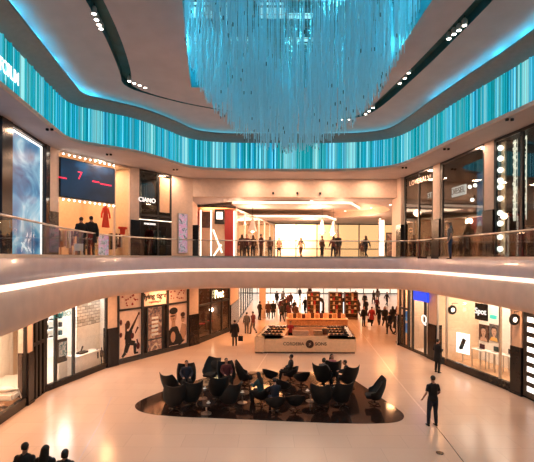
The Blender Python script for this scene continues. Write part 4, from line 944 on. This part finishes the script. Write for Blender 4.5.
far = [(281,315,'c_maroon','walk','person in maroon, leftmost of the crowd in the bright left corridor'),(285.5,312,'c_brown','stand','person in brown, farther back in the crowd in the bright left corridor'),(289.5,320,'c_maroon','stride','person in maroon, nearest of the crowd in the bright left corridor'),(294.5,317,'c_black','walk','person in black, rightmost of the crowd in the bright left corridor'),(277,305,'c_black','stand','distant dark person above the pair in the left corridor'),(283,304,'c_grey','walk','distant grey clothed person left of the bright corridor centre'),(291,306,'c_brown','stand','distant person in brown above the crowd in the corridor'),
 (305.5,314,'c_black','stride','left one of the black clothed pair walking in the bright middle'),(309,314,'c_charcoal','walk','right one of the black clothed pair walking in the bright middle'),(300,299.5,'c_charcoal','stand','tiny distant dark figure left of the far windows'),(310,299,'c_brown','walk','tiny distant brown figure by the far windows'),
 (365,307.5,'c_black','stand','black clothed person standing high up near the far right windows'),(374,304,'c_charcoal','walk','distant person in charcoal near the far right windows'),(387,305.5,'c_black','stride','distant person in black alone by the far right windows'),(378,301,'c_grey','stand','tiny distant grey figure by the far right windows'),(356,303,'c_brown','walk','distant brown clothed person behind the product towers'),
 (286.5,318,'c_black','stand','person in black in the thick of the left corridor crowd'),(282.5,322,'c_charcoal','walk','person in charcoal, front left of the left corridor crowd'),(288,310,'c_maroon','walk','person in maroon behind the left corridor crowd'),(296,323,'c_brown','stand','person in brown bending near the kiosk behind the crowd'),(366,316,'c_charcoal','walk','person in charcoal behind the red jacket walker'),(377,312,'c_maroon','stride','small maroon clothed figure behind the black pair on the right'),
 (358.5,317,'c_brown','walk','person in brown half hidden left of the black coated walker'),(364,326,'c_black','stand','black coated person walking right of the tall kiosk'),(372,326,'c_red','walk','person in bright red jacket walking among the right hand crowd'),(379.5,325,'c_black','stride','person in black walking right of the red jacket, left of a pair'),(385,327,'c_charcoal','walk','person in charcoal walking right of the red jacket, right of a pair'),
 (390,334,'c_navy','walk','person in navy bending forward near the right shop corner'),(396,335.5,'c_black','stride','person in black closest to the right shop corner'),(399,322,'c_maroon','stand','person in maroon behind the pair at the right shop corner'),(393,326,'c_charcoal','walk','person in charcoal just behind the navy clothed walker')]
random.seed(3)
for i, (x, y, c, ps, l) in enumerate(far):
    person(l, ps, G(x, y, [0,PI,.4,PI+.5,-.6][i%5]), c, ['c_black','c_navy','c_charcoal'][i%3], '' if i%2 else 'coat', hair=['short','bob','long','short'][i%4], skin='skin', sc=random.uniform(.95,1.04))
q = gp(369.5,325.5); bag(T(q[0],q[1],.3), 'c_black', 'black bag beside the red jacketed walker')
# upper floor people
def UP(x, yh, Y, r=0): p = at(x, yh, Y); return T(p.x, Y, SL) @ rot(r)
person('dark clothed person at the left balcony, left of the pair facing the lit shop', 'stand', T(-7.95,17.1,SL) @ rot(.9), 'c_black', 'c_charcoal', hair='short', sc=.98); person('broad person in black jacket at the left balcony, right of the pair', 'stand', T(-7.72,17.55,SL) @ rot(.7), 'c_black', 'c_black', 'coat', hair='short', sc=1.03)
t = thing('child_chair', 'small white framed chair with cushion at the foot of the left balcony pair', 'chair', T(-7.75,16.4,SL) @ rot(.6))
MB().box(-.17,.17,-.16,.16,.27,.31,b=.01).build('seat', 'white', t); MB().box(-.17,.17,-.17,-.14,.31,.56,b=.01).build('backrest', 'white', t)
for a in (-.14,.14):
    for b_ in (-.13,.13): MB().tube([(a,b_,.28),(a*1.25,b_*1.25,0)], .017, 8).build('leg', 'white', t)
upp = [(242,29.0,'c_brown','stand','brown clothed person at the rail right of the red shopfront'),(246.5,29.3,'c_maroon','hip','maroon clothed person beside the brown one right of the red shopfront'),(253,30,'c_brown','stand','brown clothed person under the leftmost cone lamp'),(261,28.5,'c_maroon','phone','maroon clothed person left of the bright glare'),(270,32,'c_brown','walk','brown clothed person walking left of the bright glare'),(279,34,'c_tan','stand','tan clothed person in front of the bright glare'),(301,33,'c_tan','stride','tan clothed person just right of the bright glare'),
 (322,30.5,'c_brown','stand','brown clothed person under the middle cone lamp'),(333.5,30.5,'c_maroon','hip','maroon clothed person under the rightmost cone lamp'),(338,28,'c_charcoal','walk','charcoal clothed person at the rail right of the cone lamps'),(366,30,'c_navy','stride','navy clothed person striding along the bright upper corridor'),(384,36,'c_charcoal','stand','small dark person before the bright right corridor windows'),(362,38,'c_brown','stand','distant person left of the striding navy one upstairs')]
for i, (x, Y, c, ps, l) in enumerate(upp):
    person(l, ps, UP(x, 240, Y, [0,PI,.5,-1][i%4]), c, ['c_brown','c_charcoal','c_navy'][i%3], hair=['long','short'][i%2], hm='hair_brown', sc=.96)
person('person in grey t-shirt behind the right balcony rail beside the middle pillar', 'stand', UP(450,240,19.3,1.2), 'c_grey', 'c_denim', 'tee', hair='long', hm='hair_brown', sc=1.0)
# mannequins in the black fashion shop
for k, (v, c, b_) in enumerate(((149.5,'c_red','c_red'),(157,'c_whitecloth','c_whitecloth'))):
    p = loc(FASH, v, 245, .45); person('headless-looking pale mannequin in %s in the black fashion shop window' % ('red coat' if k == 0 else 'white coat'), 'stand', FASH @ T(p.x,.45,.15) @ rot(PI), c, b_, 'coat', hair=None, skin='white', name='mannequin', shoes='c_black')['label'] = 'mannequin in %s in the black fashion shop window' % ('red coat' if k == 0 else 'white coat')
rack(FASH, 165, .6, 'clothes rack with pale jackets right of the two mannequins', n=7, seed=8, cols=('c_whitecloth','c_tan','c_grey'))
# ---------------------------------------------------------------- dark floor inlay and pale floor lines
pix = [(134,407.5),(139,402),(150,397),(175,387.5),(205,378),(235,373.5),(275,371.5),(330,372),(349,376.5),(366,387),(384,399),(402,411),(405.5,416),(402,420.5),(390,423),(350,423.5),(290,421.5),(230,419),(170,417),(142,413.5)]
P = chaikin([gp(x, y) for x, y in pix], 2)
tag(MB().prism(P, 0.0005, .012).build('floor_inlay', 'inlay'), 'dark polished rounded floor area under the lounge chairs', 'floor inlay', kind='thing')
def strip(pts, w, m, name='trim_9'):
    pts = [Vector(gp(*p)+(0,)) for p in pts]; L_ = []; R_ = []
    for i, p in enumerate(pts):
        t_ = (pts[min(i+1,len(pts)-1)]-pts[max(i-1,0)]).normalized(); n_ = Vector((-t_.y,t_.x,0)); L_.append((p+n_*w)[:2]); R_.append((p-n_*w)[:2])
    struct(name, MB().prism(L_+R_[::-1], .0004, .004), m)
strip([(352,322),(366,338),(381,357),(396,377),(415,400),(437,425)], .035, 'floor_line_pale'); strip([(437,426),(449,441),(462,458),(480,480)], .012, 'plinth')
strip([(112,398),(100,425),(86,450),(75,470)], .012, 'fascia'); strip([(282,333),(270,350),(256,372)], .03, 'floor_line_pale')
tag(MB().lathe([(.11,.0),(.12,.015),(.10,.022),(0,.022)], 18).build('floor_plate', 'plinth', None, G(440.8,452.5)), 'small dark round plate in the pale floor at lower right', 'floor plate')
# ---------------------------------------------------------------- lounge chairs
def shell_mesh(w, d, H, wing, z0, zs, th=.03):
    mb = MB(); nu, nv = 28, 10; vs = []
    def prof(u):     # top edge height for angle position u in -1..1 (0 = back centre)
        a = abs(u)
        if wing: return H*(.93+.07*min(1,a/.42)**2) if a < .42 else H*(1-(.46)*min(1,(a-.42)/.38)**1.1) if a < .8 else H*(.54-.05*(a-.8)/.2)
        return H*(1-.35*a**1.6)
    def pt(u, v, e):
        a = u*math.radians(118); top = prof(u); z = z0+(top-z0)*v; fl = .62+.38*math.sin(min(1,v*1.25)*PI/2)
        if wing: fl += .10*v*v*max(0, 1-abs(abs(u)-.42)/.35) if z > .6 else 0
        rx = (w*fl+e); ry = (d*fl+e); back = -.10*max(0,z-.45)
        return (rx*math.sin(a), -ry*math.cos(a)+back, z)
    for e in (0, th):
        for i in range(nu+1):
            for j in range(nv+1): vs.append(pt(-1+2*i/nu, j/nv, e))
    n1 = (nu+1)*(nv+1); idx = lambda i,j,e: e*n1+i*(nv+1)+j; fs = []
    for i in range(nu):
        for j in range(nv): fs += [(idx(i,j,0),idx(i+1,j,0),idx(i+1,j+1,0),idx(i,j+1,0)), (idx(i,j,1),idx(i,j+1,1),idx(i+1,j+1,1),idx(i+1,j,1))]
        fs += [(idx(i,nv,0),idx(i+1,nv,0),idx(i+1,nv,1),idx(i,nv,1)), (idx(i,0,0),idx(i,0,1),idx(i+1,0,1),idx(i+1,0,0))]
    for i in (0,nu):
        for j in range(nv): fs.append((idx(i,j,0),idx(i,j+1,0),idx(i,j+1,1),idx(i,j,1)))
    mb.add(vs, fs); 
    # bowl under the seat
    pr = [(.06,z0-.10),(w*.40,z0-.06),(w*.62+th,z0+.0)]; mb.lathe([(0.001,z0-.11)]+pr+[(w*.60,z0+.03),(0,z0+.03)], 24, Matrix.Diagonal((1,d/w,1,1)))
    return mb
def chair_proto(kind):
    big = kind == 'egg'
    w, d, H, z0, zs = (.40,.38,1.12,.26,.40) if big else (.36,.33,.74,.28,.40)
    t = thing('egg_chair' if big else 'tub_chair', '', 'chair')
    shell_mesh(w, d, H, big, z0, zs).build('shell', 'chair_shell', t, smooth=True)
    mb = MB(); mb.lathe([(w*.56,z0+.02),(w*.70,z0+.05),(w*.72,zs-.03),(w*.62,zs+.01),(0.001,zs+.02)], 24, Matrix.Diagonal((1,d/w,1,1))); mb.box(-w*.62,w*.62,0,d*.95,z0+.02,zs+.005,b=.03)
    mb.build('seat_cushion', 'chair_cushion', t, smooth=True)
    if big: MB().ball((0,-.31,.72),(.22,.06,.22), 14, 10).build('back_cushion', 'chair_cushion', t, smooth=True)
    MB().tube([(0,0,.05),(0,0,z0-.06)], .028, 10).build('pedestal', 'blackmetal', t)
    for k in range(4):
        a = PI/4+k*PI/2; MB().tube([(0,0,.07),(.15*math.cos(a),.15*math.sin(a),.055),(.30*math.cos(a),.30*math.sin(a),.018)], [.022,.018,.014], 8).build('leg', 'blackmetal', t)
    return t
egg = chair_proto('egg'); tub = chair_proto('tub'); used = {'egg':False,'tub':False}
def chair(kind, x, y, r, label):
    src = egg if kind == 'egg' else tub; t = copy_tree(src) if used[kind] else src; used[kind] = True
    t.matrix_basis = G(x, y, r, .012); t['label'] = label; t['group'] = 'black winged lounge chairs' if kind == 'egg' else 'low black tub chairs'; return t
# r = direction the sitter faces (0 = away from the photographer)
chair('egg',172,398,-.5,'winged lounge chair, leftmost and partly behind the front left one')
chair('egg',187,390,-2.9,'winged lounge chair at the back of the left group')
chair('egg',175,411,.25,'winged lounge chair nearest the left tip of the dark floor')
chair('egg',192,407,.5,'winged lounge chair on the right of the front left pair')
chair('egg',211.5,382,2.7,'winged lounge chair, left one at the back of the second group')
chair('egg',227,387,-2.8,'winged lounge chair, right one at the back of the second group')
chair('egg',219,401,.3,'winged lounge chair facing away in the middle of the second group')
chair('egg',230,409,.9,'winged lounge chair at the front right of the second group')
chair('egg',245,385,-1.4,'winged lounge chair seen side on, alone near the pale floor streak')
chair('egg',323,386,-.6,'winged lounge chair, leftmost of the right group')
chair('egg',332.5,381,.1,'winged lounge chair at the very back of the right group')
chair('egg',349,388,.5,'winged lounge chair at the right end of the right group')
chair('egg',342,407,.3,'winged lounge chair at the front of the right group')
chair('egg',375,404,1.45,'winged lounge chair standing apart at the right, facing left')
chair('egg',322,409,-.3,'winged lounge chair at the front left of the right group')
chair('tub',271,383,-.6,'low tub chair beside the thin side table')
chair('tub',284,394,-.9,'low tub chair in the centre in front of the seated leaning person')
chair('tub',302,386,.4,'low tub chair just right of the seated leaning person')
chair('tub',296,411,.1,'low tub chair with its round back to the viewer, near the front edge')
chair('tub',262,405,1.0,'low tub chair at the left of the central group')
chair('tub',276,413,.2,'low tub chair at the front of the central group')
chair('tub',291,381.5,1.35,'low tub chair under the seated leaning person')
person('seated dark clothed person leaning back and facing left, centre rear of the lounge', 'sit', G(290.5,381,1.35,-.03), 'c_charcoal', 'c_black')
person('seated person in maroon top in the second chair group', 'sit', G(227,386.5,-2.8,-.03), 'c_maroon', 'c_black')
person('seated person in dark teal top at the left of the central group', 'sit_read', G(262,404,1.0,-.03), 'c_teal', 'c_black', hair='long')
person('seated person in blue jeans at the front of the central group', 'sit_read', G(276,412,.2,-.03), 'c_navy', 'c_denim', hair='short')
person('seated person in pink top at the back of the right group', 'sit', G(332.5,381,.1,-.02) @ rot(PI), 'c_pink', 'c_black', hair='long')
person('seated person with pale scarf, leftmost of the right group', 'sit_read', G(323,386,-.6,-.02), 'c_grey', 'c_black', hair='bob')
person('seated person in dark jacket holding papers at the right end of the right group', 'sit_read', G(349,388,.5,-.02) @ rot(.8), 'c_black', 'c_charcoal', hair='short')
person('seated person in dark jacket in the left chair group', 'sit', G(187,390,-2.9,-.02), 'c_navy', 'c_black')
def table(x, y, h, r, label, sq=False):
    t = thing('side_table' if sq else 'coffee_table', label, 'table', G(x, y, 0, .012))
    if sq:
        MB().box(-.34,.34,-.22,.22,h-.03,h,b=.01).build('tabletop', 'darkwood', t)
        for a in (-.31,.31):
            for b_ in (-.19,.19): MB().box(a-.012,a+.012,b_-.012,b_+.012,0,h-.03).build('leg', 'blackmetal', t)
    else:
        MB().lathe([(r-.02,h-.035),(r,h-.02),(r,h),(0,h)], 28).build('tabletop', 'plinth', t); MB().lathe([(.2,0),(.2,.015),(.03,.03),(.03,h-.03),(0,h-.03)], 18).build('pedestal', 'steel', t)
table(257,384,.52,0,'thin legged rectangular side table behind the central chairs',True); table(203,399,.42,.34,'low round table between the two left chair groups'); table(243,403,.42,.32,'low round table left of the central group'); table(311,401,.42,.36,'low round table between the central and right groups'); table(207,414,.40,.36,'low round table near the front edge of the dark floor'); table(338,396,.42,.32,'low round table in the middle of the right group')
def on(x, y, h, dx=0, dy=0, r=0): p = gp(x, y); return T(p[0]+dx, p[1]+dy, h+.012) @ rot(r)
tag(MB().box(-.15,.15,-.11,.11,0,.01).box(-.10,.14,-.12,.06,.01,.018).build('newspaper', 'c_whitecloth', None, on(338,396,.421,.02,-.05,.4)), 'white newspaper lying on the right group table', 'newspaper')
for k, (x, y, h, dx, l) in enumerate(((203,399,.421,.1,'white cup on the table between the left groups'),(311,401,.421,-.12,'white cup at the left of the centre right table'),(311,401,.421,.13,'white cup at the right of the centre right table'),(243,403,.421,0,'white cup on the table left of the central group'),(207,414,.401,.08,'white cup on the table near the front edge'))):
    t = thing('coffee_cup', l, 'cup', on(x, y, h, dx)); MB().lathe([(.075,0),(.08,.008),(.03,.012),(0,.012)], 16).build('saucer', 'white', t); MB().lathe([(.028,.012),(.042,.07),(.038,.07),(.02,.02),(0,.02)], 16).build('cup', 'white', t)
# ---------------------------------------------------------------- kiosk
def gz(x, y, h): Y = F*(EYE-h)/(y-HZ); return ((x-CX)/F*Y, Y)
KX = T(0,0,0); c0 = gz(255,337.3,1.0); c1 = gz(356,337.3,1.0); c2 = gz(348,325.5,1.0); c3 = gz(267,327.5,1.0)
cl = [c0, c1, c2, (c3[0], c2[1])]
t = thing('kiosk', 'long cream retail counter with round logo in the middle of the corridor', 'kiosk')
def wallbox(a, b, th, z0, z1):
    a = Vector(a+(0,)) if len(a) == 2 else a; b = Vector(b+(0,)); d = b-a; X = Matrix.Translation((a.x,a.y,0)) @ rot(math.atan2(d.y,d.x)); return X, d.length
for i in range(4):
    X, W = wallbox(cl[i], cl[(i+1)%4], .6, 0, 1); nm_ = ['front_counter','right_counter','rear_counter','left_counter'][i]
    MB().box(0,W,.0,.6,.10,1.0).build(nm_, 'cream_panel', t, X); MB().box(.04,W-.04,.04,.5,0,.10).build('kick_plate', 'darkwood', t, X)
    if i: MB().box(.1,W-.1,.08,.52,1.002,1.03).build('display_glass', 'plinth', t, X)
X, W = wallbox(cl[0], cl[1], 0, 0, 0)
MB().box(W*.265,W*.735,-.03,0,.16,.97,b=.01).build('sign_panel', 'cream_panel', t, X)
MB().lathe([(.23,-.05),(.25,-.04),(.25,0),(0,0)], 28, X @ T(W*.545,-.03,.60) @ Matrix.Rotation(-PI/2,4,'X') @ T(0,0,.0)).build('roundel', 'c_brown', t)
MB().tube([(.07*math.cos(k*.45)*(1 if k < 7 else -1),.09-.18*k/13,0) for k in range(14)], .014, 6, X @ T(W*.545,-.08,.60) @ Matrix.Rotation(PI/2,4,'X')).build('roundel_ring', 'cream_panel', t)
text('letters', 'CORDEBIA', .27, 'c_brown', t, X @ T(W*.385,-.04,.60)); text('letters', 'SONS', .29, 'c_brown', t, X @ T(W*.655,-.04,.60)); 
for i, (u, w_, dpt) in enumerate(((.10,1.5,0),(.82,1.7,0))):       # rows of dark trays on the side counters
    pass
def tray(P_, r, k, label):
    t_ = thing('display_tray', label, 'tray', T(*P_) @ rot(r), 'dark display trays on the kiosk'); MB().box(-.62,.62,-.16,.16,0,.05,b=.008).build('tray', 'c_charcoal', t_)
    for j in range(5): MB().ball((-.48+.24*j,0,.075),(.09,.10,.05), 10, 6).build('goods', ['c_brown','c_maroon','c_black'][(j+k)%3], t_)
for k in range(4):
    f = .12+.22*k
    a = Vector(c0).lerp(Vector((c3[0],c2[1])), f); tray((a.x+.95,a.y+.1,1.035 if False else 1.01), 0, k, 'dark tray of goods at the left end of the kiosk, row %s from the front' % ('one','two','three','four')[k])
    b = Vector(c1).lerp(Vector(c2), f); tray((b.x-.95,b.y+.1,1.01), 0, k+1, 'dark tray of goods at the right end of the kiosk, row %s from the front' % ('one','two','three','four')[k])
for sx, a, b in ((1,Vector(c0),Vector((c3[0],c2[1]))), (-1,Vector(c1),Vector(c2))):
    pts_ = [(a.x,a.y),(a.x+sx*1.75,a.y),(b.x+sx*1.75,b.y),(b.x,b.y)]
    MB().prism(pts_, .90, 1.0).build('counter_top', 'cream_panel', t)
for k, (x, h, w_, l) in enumerate(((300,1.28,.5,'small orange display block on the kiosk left of centre'),(317,1.30,.28,'wooden display block on the kiosk beside the round basket'))):
    p = gz(x, 333, 1.0); tag(MB().box(-w_,w_,-.25,.25,0,h-1.0,b=.02).build('display_block', ['c_tan','wood'][k], None, T(p[0],p[1]-.6,1.004)), l, 'display')
p = gz(324,332,1.0); tag(MB().lathe([(.2,0),(.25,.15),(.24,.34),(.2,.34),(.18,.06),(0,.06)], 18).build('basket', 'darkwood', None, T(p[0],p[1]-.7,1.004)), 'round dark basket on the kiosk counter', 'basket')
person('shop assistant in red behind the left part of the kiosk', 'stand', T(gp(286.5,344)[0]+.3, 27.6, 0) @ rot(PI), 'c_red', 'c_black', 'tee', sc=.9)
# second counter with goods and tall product towers
t = thing('rear_counter', 'long wooden counter with upright goods behind the kiosk', 'counter', T(3.95,31.6,0))
MB().box(-2.35,2.35,-.5,.5,0,1.15,b=.02).build('body', 'wood', t); MB().box(-2.4,2.4,-.55,.55,1.15,1.2).build('top', 'cream_panel', t)
MB().box(-2.3,2.3,.42,.46,1.2,1.5).build('rear_panel', 'cream_panel', t)
for k in range(13): tag(MB().box(-.13,.13,-.1,.1,0,.30+.06*(k%3),b=.015).build('product_jar', ['c_tan','c_brown','wood','c_maroon'][k%4], None, T(3.95-2.1+.35*k,31.5,1.203)), 'upright brown product on the wooden rear counter', 'product', 'products on the rear counter')
for k, x in enumerate((313.5,335.5,351)):
    X_, Y_ = gp(x, 318.5); t = thing('product_tower', 'tall brown shelving tower behind the kiosk, %s of three' % ('leftmost','middle','rightmost')[k], 'shelving', T(X_,Y_,0))
    MB().box(-.62,.62,-.4,.4,0,.2).box(-.62,-.56,-.4,.4,.2,2.6).box(.56,.62,-.4,.4,.2,2.6).box(-.56,.56,-.03,.03,.2,2.6).box(-.62,.62,-.4,.4,2.55,2.62).build('carcass', 'darkwood', t)
    for j in range(5):
        MB().box(-.56,.56,-.38,.38,.55+.42*j,.58+.42*j).build('shelf', 'wood', t)
    for j in range(5):
        for q_ in range(4): MB().box(-.46+.28*q_-.09,-.46+.28*q_+.09,-.34,-.1,.58+.42*j,.58+.42*j+.16+.1*((j*3+q_)%3)).build('goods', ['c_tan','c_red','c_brown','c_olive','c_whitecloth'][(j+q_*2+k)%5], t)
for k, (x, y) in enumerate(((320.5,317.5),(344,318))):
    X_, Y_ = gp(x, y); t = thing('standing_sign', ['dark rounded standing sign with pale script behind the kiosk','dark narrow standing sign left of the rightmost tower'][k], 'sign', T(X_,Y_,0))
    MB().prism([(x_*[.40,.3][k],z_) for x_, z_ in [(-.8,0),(.8,0),(1,.3),(1,1.5),(.75,1.85),(.3,2.0),(-.3,2.0),(-.75,1.85),(-1,1.5),(-1,.3)]], -.04, .04, flatX()).build('panel', 'sign_black', t)
    mb = MB(); mb.box(-.08,.08,-.06,-.045,.5,1.6).box(.12,.17,-.06,-.045,.7,1.5); mb.build('mark', 'sign_white', t)
# ---------------------------------------------------------------- light of the place, with added fill points
def down(x, y, z, size, power, col=WARM): return lamp(T(x,y,z), size, power, col)
for x, y in ((-8.6,11),(-8.7,15.5),(-8.0,20),(-6.0,24.2),(-3,28),(10.2,12),(10.1,17),(9.4,22),(8.4,27)): down(x, y, 4.06, .5, 100 if x < 3 else 45, (1,.46,.20))
for x, y in ((-8.9,12),(-9.2,16),(-7.9,20.5),(-5.6,24.0),(-1,24.6),(1.5,24.6),(4,24.6),(6.5,24.6),(8.4,22.6),(9.1,18),(9.5,13.5)): down(x, y, 10.96, .4, 80, (1,.60,.38))  # soffit downlights; the row before the beam is added to brighten it
for x, y in ((0,30),(5,30),(0,36),(5,36),(11,36),(1,43),(8,43),(16,40),(2,50),(10,50),(19,50),(4,58),(14,58),(22,58)): down(x, y, 4.06, 2.2, 300 if y > 40 else 230, (1,.55,.32) if y > 40 else (1,.41,.15))  # unseen lamps; nearer ones tinted orange to stand in for sunset glow
for i, (x, y) in enumerate(((-5,10),(-5.3,14),(-4.6,18),(-2,20),(2,20.6),(4.8,19),(5.9,14),(6.2,10),(6.2,6),(-4.7,6))):
    l = bpy.data.lights.new('track_lamp', 'SPOT'); l.energy = 700 if x < 3 else 330; l.color = (1,.52,.28); l.spot_size = 1.5; l.spot_blend = .8; l.shadow_soft_size = .35
    o = bpy.data.objects.new('track_lamp', l); C.objects.link(o); tgt = Vector((x*.55, y+3, 0)); o.location = (x,y,CZ+.05); o.rotation_euler = (tgt-Vector((x,y,CZ))).to_track_quat('-Z','Y').to_euler()
for x, y in ((-1.6,6),(3.4,6),(-2.0,11),(3.6,11),(-2.4,16),(3.8,16)):  # added cyan points in the skylight well to colour the hanging rods
    l = bpy.data.lights.new('well_fill', 'POINT'); l.energy = 330; l.color = (.06,.74,1); l.shadow_soft_size = .1
    o = bpy.data.objects.new('well_fill', l); C.objects.link(o); o.location = (x,y,14.55)
for x, y, e in ((-1,31.5,380),(4,31.5,380),(-2,38,300),(4,38,400),(9,36,300),(-2,28,110),(5,27.6,110)):  # added fill points brightening the upper corridor and its ceiling
    l = bpy.data.lights.new('corridor_fill', 'POINT'); l.energy = e; l.color = (1,.58,.34); l.shadow_soft_size = .25
    o = bpy.data.objects.new('corridor_fill', l); C.objects.link(o); o.location = (x,y,9.2 if y < 30 else 9.05)
for x, y, e in [q+(17 if q[1] < 15 else 7,) for q in offset(U, .35)[::3] if 7 < q[1] < 18]:
    l = bpy.data.lights.new('cyan_cove_lamp', 'POINT'); l.energy = e; l.color = (.03,.62,1); l.shadow_soft_size = .05
    o = bpy.data.objects.new('cyan_cove_lamp', l); C.objects.link(o); o.location = (x,y,12.94)
# sky: warm low sun beyond the far windows, cool overhead
w = bpy.data.worlds.new('World'); bpy.context.scene.world = w; w.use_nodes = True; nt = w.node_tree; bg = nt.nodes['Background']
tc = nt.nodes.new('ShaderNodeTexCoord'); sp = nt.nodes.new('ShaderNodeSeparateXYZ'); nt.links.new(tc.outputs['Generated'], sp.inputs[0])
r = ramp(nt, sp.outputs[2], [(0,(1.0,.76,.57)),(.12,(1.0,.78,.60)),(.35,(.50,.75,.82)),(1,(.50,.85,.95))])
dt = nt.nodes.new('ShaderNodeVectorMath'); dt.operation = 'DOT_PRODUCT'; nt.links.new(tc.outputs['Generated'], dt.inputs[0])
sd = Vector(((290-CX)/F,1,(HZ-230)/F)).normalized(); dt.inputs[1].default_value = sd
pw_ = nt.nodes.new('ShaderNodeMath'); pw_.operation = 'POWER'; nt.links.new(dt.outputs['Value'], pw_.inputs[0]); pw_.inputs[1].default_value = 620
ad = nt.nodes.new('ShaderNodeMath'); ad.operation = 'MULTIPLY_ADD'; nt.links.new(pw_.outputs[0], ad.inputs[0]); ad.inputs[1].default_value = 18; ad.inputs[2].default_value = 1.6
nt.links.new(r.outputs[0], bg.inputs[0]); nt.links.new(ad.outputs[0], bg.inputs[1])
# ---------------------------------------------------------------- camera
cam = bpy.data.cameras.new('camera'); co = bpy.data.objects.new('camera', cam); C.objects.link(co)
co.location = (0,0,EYE); co.rotation_euler = (PI/2, math.radians(-.25), 0); cam.sensor_width = 36; cam.lens = 36*F/534; cam.shift_y = (HZ-231)/534; cam.clip_end = 300
sc = bpy.context.scene; sc.camera = co
sc.view_settings.view_transform = 'Standard'; sc.view_settings.look = 'None'; sc.view_settings.gamma = 1; sc.view_settings.exposure = 0; sc.view_settings.use_curve_mapping = False
sc.cycles.max_bounces = 8; sc.cycles.transparent_max_bounces = 24; sc.cycles.diffuse_bounces = 4; sc.cycles.sample_clamp_indirect = 6; sc.cycles.use_denoising = True
